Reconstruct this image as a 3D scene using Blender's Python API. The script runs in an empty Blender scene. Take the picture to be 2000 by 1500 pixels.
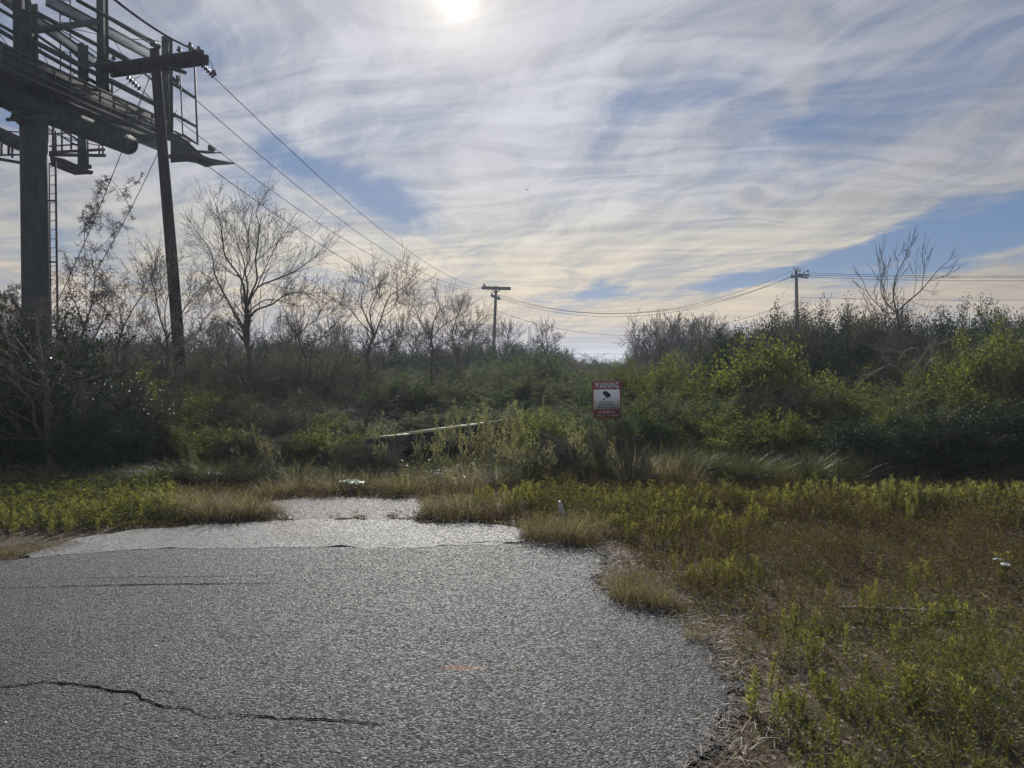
import bpy, bmesh, math, random
import numpy as np
from mathutils import Vector, Matrix
PI = math.pi
HAZE = 0.0010
C = bpy.context.scene.collection
scene = bpy.context.scene

# ---------------------------------------------------------------- camera
CAM = Vector((0.0, 0.0, 1.6))
PITCH = math.radians(-1.2)
F = 1500.0                                   # focal length in photo pixels (photo 2000 x 1500)
cd = bpy.data.cameras.new('camera')
cam = bpy.data.objects.new('camera', cd)
C.objects.link(cam)
cam.location = CAM
cam.rotation_euler = (PI / 2 + PITCH, 0, 0)
cd.sensor_width = 36.0
cd.lens = 36.0 * F / 2000.0
cd.clip_start = 0.05
cd.clip_end = 3000
scene.camera = cam

def direction(px, py):
    """direction in the world of a sight line of the photograph"""
    x = (px - 1000) / F
    z = (750 - py) / F
    c, s = math.cos(PITCH), math.sin(PITCH)
    return Vector((x, c - z * s, s + z * c))

def P(px, py, Y):
    d = direction(px, py)
    return CAM + d * (Y / d.y)

def Gd(px, py, z=0.0):
    d = direction(px, py)
    return CAM + d * ((z - CAM.z) / d.z)

# ---------------------------------------------------------------- light
SUN = direction(893, -16).normalized()
SUN_EL = math.asin(SUN.z)
SUN_AZ = math.atan2(SUN.x, SUN.y)
sd = bpy.data.lights.new('sun', 'SUN')
sd.energy = 5.0
sd.angle = math.radians(0.6)
sd.color = (1.0, 0.95, 0.88)
sun = bpy.data.objects.new('sun', sd)
C.objects.link(sun)
sun.rotation_euler = SUN.to_track_quat('Z', 'Y').to_euler()
sun.location = (0, 0, 40)

scene.view_settings.view_transform = 'Standard'
scene.view_settings.look = 'None'
scene.view_settings.gamma = 1.0
scene.view_settings.use_curve_mapping = False
scene.view_settings.exposure = 0.42
scene.cycles.max_bounces = 6
scene.cycles.diffuse_bounces = 3
scene.cycles.glossy_bounces = 2
scene.cycles.transmission_bounces = 3
scene.cycles.transparent_max_bounces = 8
scene.cycles.volume_bounces = 0
scene.cycles.use_adaptive_sampling = True
scene.cycles.adaptive_threshold = 0.02
scene.cycles.use_denoising = True

class NT:
    """small helper that writes shader maths"""
    def __init__(s, tree):
        s.t = tree; s.n = tree.nodes; s.l = tree.links; tree.nodes.clear()
    def node(s, typ, **kw):
        n = s.n.new(typ)
        for k, v in kw.items(): setattr(n, k, v)
        return n
    def put(s, sock, v):
        if hasattr(v, 'is_output'): s.l.new(v, sock)
        elif v is not None:
            if isinstance(v, (tuple, list)) and len(v) == 3 and sock.type == 'RGBA': v = (*v, 1)
            sock.default_value = v
    def m(s, op, a, b=None, c=None, clamp=False):
        n = s.node('ShaderNodeMath', operation=op, use_clamp=clamp)
        for i, v in enumerate((a, b, c)):
            if v is not None: s.put(n.inputs[i], v)
        return n.outputs[0]
    def vm(s, op, a, b=None):
        n = s.node('ShaderNodeVectorMath', operation=op)
        s.put(n.inputs[0], a)
        if b is not None: s.put(n.inputs[1], b)
        return n.outputs['Value'] if op in ('DOT_PRODUCT', 'LENGTH', 'DISTANCE') else n.outputs[0]
    def sep(s, v):
        n = s.node('ShaderNodeSeparateXYZ'); s.put(n.inputs[0], v); return n.outputs
    def comb(s, x, y, z=0.0):
        n = s.node('ShaderNodeCombineXYZ')
        for i, v in enumerate((x, y, z)): s.put(n.inputs[i], v)
        return n.outputs[0]
    def noise(s, vec, scale, detail=4.0, rough=0.5, dist=0.0, typ='FBM', color=False):
        n = s.node('ShaderNodeTexNoise'); n.noise_type = typ
        s.put(n.inputs['Vector'], vec); s.put(n.inputs['Scale'], scale); s.put(n.inputs['Detail'], detail)
        s.put(n.inputs['Roughness'], rough); s.put(n.inputs['Distortion'], dist)
        return n.outputs['Color' if color else 'Fac']
    def voro(s, vec, scale, out='Distance', feature='F1', rand=1.0):
        n = s.node('ShaderNodeTexVoronoi', feature=feature)
        s.put(n.inputs['Vector'], vec); s.put(n.inputs['Scale'], scale); s.put(n.inputs['Randomness'], rand)
        return n.outputs[out]
    def mr(s, v, a, b, c=0.0, d=1.0, smooth=True):
        n = s.node('ShaderNodeMapRange', interpolation_type='SMOOTHSTEP' if smooth else 'LINEAR')
        for i, q in enumerate((v, a, b, c, d)): s.put(n.inputs[i], q)
        return n.outputs[0]
    def mix(s, f, a, b, blend='MIX'):
        n = s.node('ShaderNodeMix', data_type='RGBA', blend_type=blend)
        s.put(n.inputs[0], f); s.put(n.inputs[6], a); s.put(n.inputs[7], b)
        return n.outputs[2]
    def ramp(s, f, stops, interp='LINEAR'):
        n = s.node('ShaderNodeValToRGB'); r = n.color_ramp; r.interpolation = interp
        while len(r.elements) > 1: r.elements.remove(r.elements[-1])
        r.elements[0].position = stops[0][0]; r.elements[0].color = (*stops[0][1], 1)
        for p_, c_ in stops[1:]:
            e = r.elements.new(p_); e.color = (*c_, 1)
        s.put(n.inputs[0], f)
        return n.outputs[0]

# ---------------------------------------------------------------- sky
world = bpy.data.worlds.new('World')
scene.world = world
world.use_nodes = True
world.cycles.sampling_method = 'MANUAL'
world.cycles.sample_map_resolution = 256
W = NT(world.node_tree)
tc = W.node('ShaderNodeTexCoord')
D = W.vm('NORMALIZE', tc.outputs['Generated'])
dx, dy, dz = W.sep(D)
sky = W.node('ShaderNodeTexSky', sky_type='NISHITA')
sky.sun_disc = False
sky.sun_elevation = SUN_EL
sky.sun_rotation = SUN_AZ
sky.altitude = 50
sky.air_density = 1.0; sky.dust_density = 0.4; sky.ozone_density = 2.0
AZ = W.m('MULTIPLY', W.m('ARCTAN2', dx, dy), 1000.0)
EL = W.m('MULTIPLY', W.m('ARCSINE', dz), 1000.0)
def azel(px, py):
    d = direction(px, py).normalized()
    return math.atan2(d.x, d.y) * 1000, math.asin(d.z) * 1000
# cloud sheet high above: plane coordinates, wisps drawn out along the wind
zc = W.m('ADD', W.m('MAXIMUM', dz, 0.0), 0.10)
U = W.m('DIVIDE', dx, zc); V = W.m('DIVIDE', dy, zc)
a0 = math.radians(-14)
U2 = W.m('ADD', W.m('MULTIPLY', U, math.cos(a0)), W.m('MULTIPLY', V, math.sin(a0) * -1))
V2 = W.m('ADD', W.m('MULTIPLY', U, math.sin(a0)), W.m('MULTIPLY', V, math.cos(a0)))
pl = W.comb(U2, V2, 0.0)
wc = W.noise(pl, 0.55, 3.0, 0.55, color=True)
wx, wy, _ = W.sep(wc)
U3 = W.m('ADD', U2, W.m('MULTIPLY', W.m('SUBTRACT', wx, 0.5), 1.1))
V3 = W.m('ADD', V2, W.m('MULTIPLY', W.m('SUBTRACT', wy, 0.5), 1.3))
wc2 = W.noise(W.comb(U3, V3, 1.3), 2.6, 3.0, 0.6, color=True)
wx2, wy2, _ = W.sep(wc2)
U4 = W.m('ADD', U3, W.m('MULTIPLY', W.m('SUBTRACT', wx2, 0.5), 0.11))
V4 = W.m('ADD', V3, W.m('MULTIPLY', W.m('SUBTRACT', wy2, 0.5), 0.22))
big = W.noise(W.comb(W.m('MULTIPLY', U3, 0.8), W.m('MULTIPLY', V3, 0.45), 3.7), 1.0, 5.0, 0.6)
str1 = W.noise(W.comb(W.m('MULTIPLY', U4, 3.0), W.m('MULTIPLY', V4, 0.70), 0.0), 1.0, 9.0, 0.64)
# second family of finer cross wisps, nearly across the view
b0 = math.radians(62)
U5 = W.m('ADD', W.m('MULTIPLY', U4, math.cos(b0)), W.m('MULTIPLY', V4, math.sin(b0)))
V5 = W.m('SUBTRACT', W.m('MULTIPLY', V4, math.cos(b0)), W.m('MULTIPLY', U4, math.sin(b0)))
str3 = W.noise(W.comb(W.m('MULTIPLY', U4, 11.0), W.m('MULTIPLY', V4, 1.7), 4.0), 1.0, 5.0, 0.65)
str2 = W.noise(W.comb(W.m('MULTIPLY', U5, 7.5), W.m('MULTIPLY', V5, 1.2), 8.0), 1.0, 6.0, 0.6)

def blob(px, py, rx, ry, ang, sharp=0.0):
    a, e = azel(px, py)
    rx *= 0.64; ry *= 0.64
    x = W.m('SUBTRACT', AZ, a); y = W.m('SUBTRACT', EL, e)
    # the wisps bend the edges of each opening
    x = W.m('ADD', x, W.m('MULTIPLY', W.m('SUBTRACT', wx2, 0.5), 55.0))
    y = W.m('ADD', y, W.m('MULTIPLY', W.m('SUBTRACT', wy2, 0.5), 45.0))
    c, s_ = math.cos(math.radians(ang)), math.sin(math.radians(ang))
    xr = W.m('DIVIDE', W.m('ADD', W.m('MULTIPLY', x, c), W.m('MULTIPLY', y, s_)), rx)
    yr = W.m('DIVIDE', W.m('SUBTRACT', W.m('MULTIPLY', y, c), W.m('MULTIPLY', x, s_)), ry)
    r = W.m('SQRT', W.m('ADD', W.m('MULTIPLY', xr, xr), W.m('MULTIPLY', yr, yr)))
    return W.mr(r, sharp, 1.0, 1.0, 0.0)

cov = W.m('ADD', W.m('MULTIPLY', big, 0.55), W.m('ADD', W.m('MULTIPLY', str1, 1.05), W.m('ADD', W.m('MULTIPLY', str2, 0.50), W.m('MULTIPLY', str3, 0.14))))
cov = W.m('ADD', cov, -0.43)
for (px, py, rx, ry, ang, amp) in [
        # openings where the blue shows
        (760, 395, 170, 80, -24, -.50), (590, 325, 150, 55, -20, -.42), (540, 290, 90, 40, -20, -.10),
        (1900, 450, 300, 70, 12, -.70), (1690, 500, 190, 42, 14, -.55), (2150, 360, 240, 80, 25, -.16),
        (1460, 545, 170, 26, 6, -.60), (1160, 572, 130, 22, 4, -.42), (1090, 600, 90, 18, -15, -.16),
        (1560, 250, 230, 50, 24, -.16), (1480, 325, 230, 60, 24, -.10), (1650, 330, 120, 30, 24, -.16), (1260, 390, 110, 30, 16, -.16),
        (1250, 205, 320, 70, 8, -.14), (1880, 150, 200, 70, 30, -.08), (1400, 170, 190, 60, 10, -.12),
        (30, 235, 110, 45, -10, -.40), (60, 60, 260, 120, -10, -.12), (450, 90, 160, 90, 0, -.12),
        (480, 345, 130, 36, -15, -.18), (150, 480, 180, 70, 0, -.14), (640, 545, 120, 22, -12, -.12), (900, 630, 200, 30, 5, -.08),
        (1465, 372, 80, 50, 10, .22), (1300, 250, 160, 40, 12, .08),
        # thicker banks
        (930, 60, 420, 200, 0, .18), (960, 330, 130, 200, 20, .16), (1130, 470, 330, 70, 12, .12), (700, 500, 220, 60, -12, .08),
        (1560, 100, 48, 130, 3, .30), (1575, 180, 34, 60, 10, .22), (1500, 440, 330, 50, 14, .16), (1700, 370, 160, 50, 30, .14),
        (860, 490, 90, 11, -25, .24), (610, 400, 200, 14, -22, .20), (1800, 300, 330, 40, 24, .14),
        (1350, 300, 200, 34, 20, .10), (1900, 560, 330, 45, 2, .22), (1350, 620, 500, 40, 0, .16), (300, 400, 240, 60, -12, .10),
        (700, 600, 400, 70, 0, .10), (1010, 585, 80, 9, -22, .20)]:
    cov = W.m('ADD', cov, W.m('MULTIPLY', blob(px, py, rx, ry, ang), amp))
mask = W.mr(cov, 0.20, 0.86)
cosd = W.vm('DOT_PRODUCT', D, tuple(SUN))
ang = W.m('MULTIPLY', W.m('ARCCOSINE', W.m('MINIMUM', cosd, 0.9999999)), 180 / PI)     # degrees from the sun
elf = W.mr(EL, 0.0, 330.0)
# what the sheet scatters: warm and bright near the sun, cream low down, lilac grey high up
ccol = W.ramp(elf, [(0.0, (0.30, 0.26, 0.25)), (0.10, (0.60, 0.47, 0.31)), (0.36, (0.58, 0.52, 0.41)), (0.7, (0.49, 0.485, 0.49)), (1.0, (0.42, 0.43, 0.49))])
side = W.mr(W.m('ABSOLUTE', W.m('SUBTRACT', AZ, math.degrees(SUN_AZ) * 17.45)), 60.0, 800.0, 1.12, 0.70)
thick = W.m('ADD', W.m('MULTIPLY', W.m('ADD', W.m('ADD', W.mr(str1, 0.35, 0.70), W.mr(str2, 0.35, 0.65)), W.m('MULTIPLY', W.mr(str3, 0.3, 0.7), 0.55)), 0.17), 0.55)
gl1 = W.m('ADD', W.m('MULTIPLY', W.m('EXPONENT', W.m('MULTIPLY', ang, -3.3)), 14.0), W.m('MULTIPLY', W.m('EXPONENT', W.m('MULTIPLY', ang, -0.60)), 0.62))
gl2 = W.m('MULTIPLY', W.m('EXPONENT', W.m('MULTIPLY', ang, -0.10)), 0.21)
glow = W.m('ADD', gl1, gl2)
base = W.vm('SCALE', ccol); base.node.inputs['Scale'].default_value = 1
W.l.new(W.m('MULTIPLY', side, thick), base.node.inputs['Scale'])
gc = W.vm('SCALE', (1.0, 0.90, 0.70)); W.l.new(glow, gc.node.inputs['Scale'])
cloud = W.vm('ADD', base, gc)
bl = W.mix(0.84, sky.outputs[0], (0.50, 1.50, 3.6))           # thin blue behind the sheet, even where the sun brightens the clear sky
blue = W.vm('SCALE', bl); blue.node.inputs['Scale'].default_value = 0.066
blue = W.vm('ADD', blue, W.vm('MULTIPLY', gc, (0.35, 0.35, 0.35)))
fin = W.mix(W.m('ADD', W.m('MULTIPLY', mask, 0.93), 0.03), blue, cloud)
fin = W.mix(W.mr(dz, -0.03, 0.0), (0.10, 0.10, 0.09), fin)
bg = W.node('ShaderNodeBackground'); W.put(bg.inputs[0], fin); bg.inputs[1].default_value = 1.0
out = W.node('ShaderNodeOutputWorld'); W.l.new(bg.outputs[0], out.inputs[0])
# ---------------------------------------------------------------- mesh helpers
class MB:
    """collects polygons and links them as ONE mesh object"""
    def __init__(s): s.v = []; s.q = []; s.t = []; s.n = 0
    def add(s, verts, quads=None, tris=None):
        verts = np.asarray(verts, dtype=np.float64).reshape(-1, 3)
        if quads is not None and len(quads): s.q.append(np.asarray(quads, dtype=np.int64) + s.n)
        if tris is not None and len(tris): s.t.append(np.asarray(tris, dtype=np.int64) + s.n)
        s.v.append(verts); s.n += len(verts)
        return s
    def box(s, a, b, w, h, up=(0, 0, 1)):
        """beam from a to b, w wide, h high"""
        a = Vector(a); b = Vector(b); d = (b - a).normalized(); up = Vector(up)
        if abs(d.dot(up)) > 0.98: up = Vector((0, 1, 0))
        x = d.cross(up).normalized(); y = x.cross(d).normalized()
        vs = []
        for p_ in (a, b):
            for i, j in ((-1, -1), (1, -1), (1, 1), (-1, 1)):
                vs.append(p_ + x * (w / 2 * i) + y * (h / 2 * j))
        s.add([tuple(v) for v in vs], [(0, 1, 2, 3), (7, 6, 5, 4), (0, 4, 5, 1), (1, 5, 6, 2), (2, 6, 7, 3), (3, 7, 4, 0)])
        return s
    def hbeam(s, a, b, w, h, t=0.02, up=(0, 0, 1)):
        """rolled steel section: two flanges and a web"""
        a = Vector(a); b = Vector(b); d = (b - a).normalized(); u = Vector(up)
        if abs(d.dot(u)) > 0.98: u = Vector((0.25, 1, 0)).normalized()
        x = d.cross(u).normalized(); y = x.cross(d).normalized()
        s.box(a + y * (h / 2 - t / 2), b + y * (h / 2 - t / 2), w, t, up=y)
        s.box(a - y * (h / 2 - t / 2), b - y * (h / 2 - t / 2), w, t, up=y)
        s.box(a, b, t, h - 2 * t, up=y)
        return s
    def tube(s, pts, rad, k=6, cap=False):
        pts = np.asarray([tuple(p) for p in pts], dtype=np.float64); n = len(pts)
        rad = np.broadcast_to(np.asarray(rad, dtype=np.float64), (n,))
        t = np.empty_like(pts); t[1:-1] = pts[2:] - pts[:-2]; t[0] = pts[1] - pts[0]; t[-1] = pts[-1] - pts[-2]
        t /= (np.linalg.norm(t, axis=1, keepdims=True) + 1e-12)
        m = np.abs(t.mean(0)); ref = np.zeros(3); ref[int(np.argmin(m))] = 1.0
        x = np.cross(t, ref); x /= (np.linalg.norm(x, axis=1, keepdims=True) + 1e-12)
        y = np.cross(t, x)
        an = np.arange(k) * (2 * PI / k)
        ring = pts[:, None, :] + rad[:, None, None] * (np.cos(an)[None, :, None] * x[:, None, :] + np.sin(an)[None, :, None] * y[:, None, :])
        i = np.arange(n - 1)[:, None]; j = np.arange(k)[None, :]; j2 = (j + 1) % k
        q = np.stack([i * k + j, i * k + j2, (i + 1) * k + j2, (i + 1) * k + j], -1).reshape(-1, 4)
        vs = ring.reshape(-1, 3); tr = None
        if cap:
            vs = np.vstack([vs, pts[0], pts[-1]]); c0 = n * k; tr = []
            for a_ in range(k):
                tr.append((c0, (a_ + 1) % k, a_)); tr.append((c0 + 1, (n - 1) * k + a_, (n - 1) * k + (a_ + 1) % k))
        s.add(vs, q, tr)
        return s
    def poly(s, pts):
        """flat polygon as a fan-free ngon through bmesh triangulation"""
        bm = bmesh.new(); f = bm.faces.new([bm.verts.new(tuple(p)) for p in pts])
        bmesh.ops.triangulate(bm, faces=[f]); bm.verts.index_update()
        s.add([tuple(v.co) for v in bm.verts], None, [[v.index for v in f.verts] for f in bm.faces]); bm.free()
        return s
    def leaves(s, pos, d, L, w, rng, bend=0.0):
        """one pointed leaf per row of pos"""
        pos = np.asarray(pos, float); d = np.asarray(d, float); n = len(pos)
        if n == 0: return s
        d = d / (np.linalg.norm(d, axis=1, keepdims=True) + 1e-9)
        r = rng.normal(size=(n, 3)); sd_ = np.cross(d, r); sd_ /= (np.linalg.norm(sd_, axis=1, keepdims=True) + 1e-9)
        L = np.broadcast_to(L, (n,))[:, None]; w = np.broadcast_to(w, (n,))[:, None]
        nn = np.cross(d, sd_)
        a = pos; b = pos + d * L * 0.45 + sd_ * w / 2 + nn * w * 0.12; c = pos + d * L - nn * L * bend; e = pos + d * L * 0.45 - sd_ * w / 2 + nn * w * 0.12
        vs = np.stack([a, b, c, e], 1).reshape(-1, 3)
        s.add(vs, np.arange(4 * n).reshape(-1, 4))
        return s
    def blades(s, pos, d, L, w, rng, droop=0.5, seg=3):
        """grass blades: ribbons that bend over"""
        pos = np.asarray(pos, float); n = len(pos)
        d = np.asarray(d, float); d = d / (np.linalg.norm(d, axis=1, keepdims=True) + 1e-9)
        L = np.broadcast_to(L, (n,)); w = np.broadcast_to(w, (n,)); droop = np.broadcast_to(droop, (n,))
        az = rng.uniform(0, 2 * PI, n); sd_ = np.stack([np.cos(az), np.sin(az), np.zeros(n)], 1)
        hz = d.copy(); hz[:, 2] = 0; hz /= (np.linalg.norm(hz, axis=1, keepdims=True) + 1e-6)
        cols = []; p_ = pos.copy(); dd = d.copy()
        for i in range(seg + 1):
            ww = w * (1 - (i / seg) ** 1.5 * 0.9)
            cols.append(p_ - sd_ * ww[:, None] / 2); cols.append(p_ + sd_ * ww[:, None] / 2)
            p_ = p_ + dd * (L / seg)[:, None]
            dd = dd + (hz * 0.6 - np.array([0, 0, 1.0])) * (droop * 1.2 / seg)[:, None]
            dd /= np.linalg.norm(dd, axis=1, keepdims=True)
        vs = np.stack(cols, 1); m = 2 * (seg + 1)
        base = (np.arange(n) * m)[:, None]
        q = np.concatenate([base + np.array([2 * i, 2 * i + 1, 2 * i + 3, 2 * i + 2])[None] for i in range(seg)], 0)
        s.add(vs.reshape(-1, 3), q)
        return s
    def mesh(s, name, mat=None, smooth=False):
        me = bpy.data.meshes.new(name)
        v = np.vstack(s.v).astype(np.float32)
        q = np.vstack(s.q) if s.q else np.zeros((0, 4), int)
        t = np.vstack(s.t) if s.t else np.zeros((0, 3), int)
        me.vertices.add(len(v)); me.vertices.foreach_set('co', v.ravel())
        lp = np.concatenate([q.ravel(), t.ravel()]).astype(np.int32)
        me.loops.add(len(lp)); me.loops.foreach_set('vertex_index', lp)
        st = np.concatenate([np.arange(len(q)) * 4, len(q) * 4 + np.arange(len(t)) * 3]).astype(np.int32)
        me.polygons.add(len(st)); me.polygons.foreach_set('loop_start', st)
        me.update(calc_edges=True)
        if smooth: me.polygons.foreach_set('use_smooth', np.ones(len(st), bool))
        if mat: me.materials.append(mat)
        return me
    def build(s, name, mat, parent=None, smooth=False):
        o = bpy.data.objects.new(name, s.mesh(name, mat, smooth)); C.objects.link(o)
        if parent: o.parent = parent
        return o

def tag(o, label=None, cat=None, group=None, kind=None):
    if label: o['label'] = label
    if cat: o['category'] = cat
    if group: o['group'] = group
    if kind: o['kind'] = kind
    return o
def empty(name, loc, label=None, cat=None, group=None):
    o = bpy.data.objects.new(name, None); C.objects.link(o); o.location = loc
    o.empty_display_size = 0.2
    return tag(o, label, cat, group)
KIDS = {}
def kids(o):
    return [c for c in bpy.data.objects if c.parent == o] if o.name not in KIDS else KIDS[o.name]
def copy_tree(o, parent=None):
    c = o.copy(); C.objects.link(c)
    if parent: c.parent = parent
    for k in kids(o): copy_tree(k, c)
    return c

# ---------------------------------------------------------------- materials
def new_mat(name):
    m = bpy.data.materials.new(name); m.use_nodes = True
    return m, NT(m.node_tree)
def surf(nt, col, rough=0.8, spec=0.3, bump=None, bstr=0.3, bdist=0.01, metal=0.0):
    b = nt.node('ShaderNodeBsdfPrincipled')
    nt.put(b.inputs['Base Color'], col); nt.put(b.inputs['Roughness'], rough)
    nt.put(b.inputs['Specular IOR Level'], spec); nt.put(b.inputs['Metallic'], metal)
    if bump is not None:
        bn = nt.node('ShaderNodeBump'); nt.put(bn.inputs['Height'], bump)
        bn.inputs['Strength'].default_value = bstr; bn.inputs['Distance'].default_value = bdist
        nt.l.new(bn.outputs[0], b.inputs['Normal'])
    o = nt.node('ShaderNodeOutputMaterial'); nt.l.new(b.outputs[0], o.inputs[0])
    return b
def leaf_mat(name, stops, trans=0.45, gloss=0.06, rough=0.35, obj_var=0.25):
    """thin leaf: diffuse, light through it, a waxy sheen; every leaf its own tone"""
    m, n = new_mat(name)
    g = n.node('ShaderNodeNewGeometry'); oi = n.node('ShaderNodeObjectInfo')
    f = g.outputs['Random Per Island']
    col = n.ramp(f, stops)
    hs = n.node('ShaderNodeHueSaturation')
    n.put(hs.inputs['Hue'], n.mr(oi.outputs['Random'], 0, 1, 0.5 - 0.02 * obj_var * 2, 0.5 + 0.02 * obj_var * 2, False))
    n.put(hs.inputs['Value'], n.mr(oi.outputs['Random'], 0, 1, 1 - obj_var, 1 + obj_var, False))
    n.put(hs.inputs['Color'], col)
    col = hs.outputs[0]
    d = n.node('ShaderNodeBsdfDiffuse'); n.put(d.inputs[0], col)
    t = n.node('ShaderNodeBsdfTranslucent')
    n.put(t.inputs[0], n.mix(1.0, col, (1.35, 1.35, 0.6), 'MULTIPLY'))
    a = n.node('ShaderNodeMixShader'); a.inputs[0].default_value = trans
    n.l.new(d.outputs[0], a.inputs[1]); n.l.new(t.outputs[0], a.inputs[2])
    gl = n.node('ShaderNodeBsdfGlossy'); gl.inputs['Roughness'].default_value = rough; gl.inputs[0].default_value = (0.9, 0.95, 1, 1)
    b = n.node('ShaderNodeMixShader'); b.inputs[0].default_value = gloss
    n.l.new(a.outputs[0], b.inputs[1]); n.l.new(gl.outputs[0], b.inputs[2])
    o = n.node('ShaderNodeOutputMaterial'); n.l.new(b.outputs[0], o.inputs[0])
    return m
def bark_mat(name, c1, c2, scale=20.0, spec=0.2):
    m, n = new_mat(name)
    tc_ = n.node('ShaderNodeTexCoord')
    v = n.noise(tc_.outputs['Object'], scale, 5, 0.6)
    surf(n, n.ramp(v, [(0.3, c1), (0.7, c2)]), 0.85, spec, v, 0.5, 0.02)
    return m

# ---------------------------------------------------------------- branching growth
def nrm(x, y, z):
    l = math.sqrt(x * x + y * y + z * z) + 1e-12
    return x / l, y / l, z / l
def grow(rng, p, d, L, r, lev, spec, out, tips):
    """spec: per level dict(n children, a angle, l length ratio, w wobble, t tropism, seg, s start fraction, r radius ratio)"""
    sp = spec[min(lev, len(spec) - 1)]
    last = lev >= len(spec) - 1
    n = sp.get('seg', 5)
    pts = [p]; rad = [r]; dirs = [d]
    for i in range(n):
        w = sp['w']; t = sp['t']
        d = nrm(d[0] + rng.gauss(0, w), d[1] + rng.gauss(0, w), d[2] + rng.gauss(0, w) + t)
        q = L / n
        p = (p[0] + d[0] * q, p[1] + d[1] * q, p[2] + d[2] * q)
        pts.append(p); rad.append(r * (1 - (1 - sp.get('taper', 0.35)) * (i + 1) / n)); dirs.append(d)
    out.append((pts, rad, lev))
    if last:
        tips.append((pts, dirs)); return
    k = sp['n'] + (rng.random() < (sp['n'] % 1) and 1 or 0); k = int(k)
    s0 = sp.get('s', 0.3)
    for j in range(k):
        f = s0 + (1 - s0) * (j + rng.uniform(0.1, 0.9)) / k
        fi = min(n - 1e-6, f * n); i = int(fi); u = fi - i
        a, b = pts[i], pts[i + 1]
        q = tuple(a[m_] + (b[m_] - a[m_]) * u for m_ in range(3))
        dd = dirs[i + 1]
        ang_ = sp['a'] * rng.uniform(0.7, 1.3)
        az = rng.uniform(0, 2 * PI)
        rx, ry, rz = nrm(rng.gauss(0, 1), rng.gauss(0, 1), rng.gauss(0, 1))
        dt = rx * dd[0] + ry * dd[1] + rz * dd[2]
        ox, oy, oz = nrm(rx - dt * dd[0], ry - dt * dd[1], rz - dt * dd[2])
        ca, sa = math.cos(ang_), math.sin(ang_)
        nd = nrm(dd[0] * ca + ox * sa, dd[1] * ca + oy * sa, dd[2] * ca + oz * sa)
        rr = (rad[i] + (rad[i + 1] - rad[i]) * u) * sp.get('r', 0.6)
        grow(rng, q, nd, L * sp['l'] * rng.uniform(0.7, 1.2) * (1.15 - 0.45 * f), rr, lev + 1, spec, out, tips)
    if sp.get('fork', True):
        grow(rng, pts[-1], dirs[-1], L * sp['l'] * rng.uniform(0.8, 1.1), rad[-1], lev + 1, spec, out, tips)

def tubes_of(mb, out, rmin, sides=(7, 5, 4, 3)):
    for pts, rad, lev in out:
        mb.tube(pts, np.maximum(rad, rmin), sides[min(lev, len(sides) - 1)])
def on_twigs(tips, rng, per, jit=0.02, back=0.0):
    """leaf seats along the last twigs"""
    P_ = []; D_ = []
    for pts, dirs in tips:
        pts = np.asarray(pts); dirs = np.asarray(dirs); n = len(pts)
        k = rng.poisson(per)
        if k == 0: continue
        u = rng.uniform(back, 1, k) * (n - 1); i = np.minimum(u.astype(int), n - 2); f = (u - i)[:, None]
        P_.append(pts[i] * (1 - f) + pts[i + 1] * f + rng.normal(0, jit, (k, 3)))
        D_.append(dirs[i + 1] * 0.6 + rng.normal(0, 0.6, (k, 3)))
    if not P_: return np.zeros((0, 3)), np.zeros((0, 3))
    return np.vstack(P_), np.vstack(D_)
# ---------------------------------------------------------------- 2D value noise for layout
_rs = np.random.RandomState(5); _tab = _rs.rand(64, 64)
def vnoise(x, y, s):
    x = np.asarray(x, float) * s + 100.3; y = np.asarray(y, float) * s + 57.7
    xi = np.floor(x).astype(int); yi = np.floor(y).astype(int); fx = x - xi; fy = y - yi
    fx = fx * fx * (3 - 2 * fx); fy = fy * fy * (3 - 2 * fy)
    g = lambda a, b: _tab[a % 64, b % 64]
    return (g(xi, yi) * (1 - fx) + g(xi + 1, yi) * fx) * (1 - fy) + (g(xi, yi + 1) * (1 - fx) + g(xi + 1, yi + 1) * fx) * fy
def fb(x, y, s): return vnoise(x, y, s) * 0.55 + vnoise(x, y, s * 2.3) * 0.3 + vnoise(x, y, s * 5.1) * 0.15
def inside(px, py, poly):
    px = np.asarray(px); py = np.asarray(py); c = np.zeros(px.shape, bool); n = len(poly)
    for i in range(n):
        x1, y1 = poly[i]; x2, y2 = poly[(i + 1) % n]
        if y1 == y2: continue
        k = ((y1 > py) != (y2 > py)) & (px < (x2 - x1) * (py - y1) / (y2 - y1) + x1)
        c ^= k
    return c
def rough(pts, step, amp, seed, closed=False):
    """subdivide a ground outline and make it ragged"""
    r = random.Random(seed); o = []
    n = len(pts); m = n if closed else n - 1
    for i in range(m):
        a = Vector(pts[i]); b = Vector(pts[(i + 1) % n]); k = max(1, int((b - a).length / step))
        nrm_ = Vector((-(b - a).y, (b - a).x, 0)).normalized()
        for j in range(k):
            o.append(a.lerp(b, j / k) + nrm_ * (r.gauss(0, amp) if j else 0))
    if not closed: o.append(Vector(pts[-1]))
    return o
def gp(lst): return [Gd(x, y) for x, y in lst]

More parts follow.
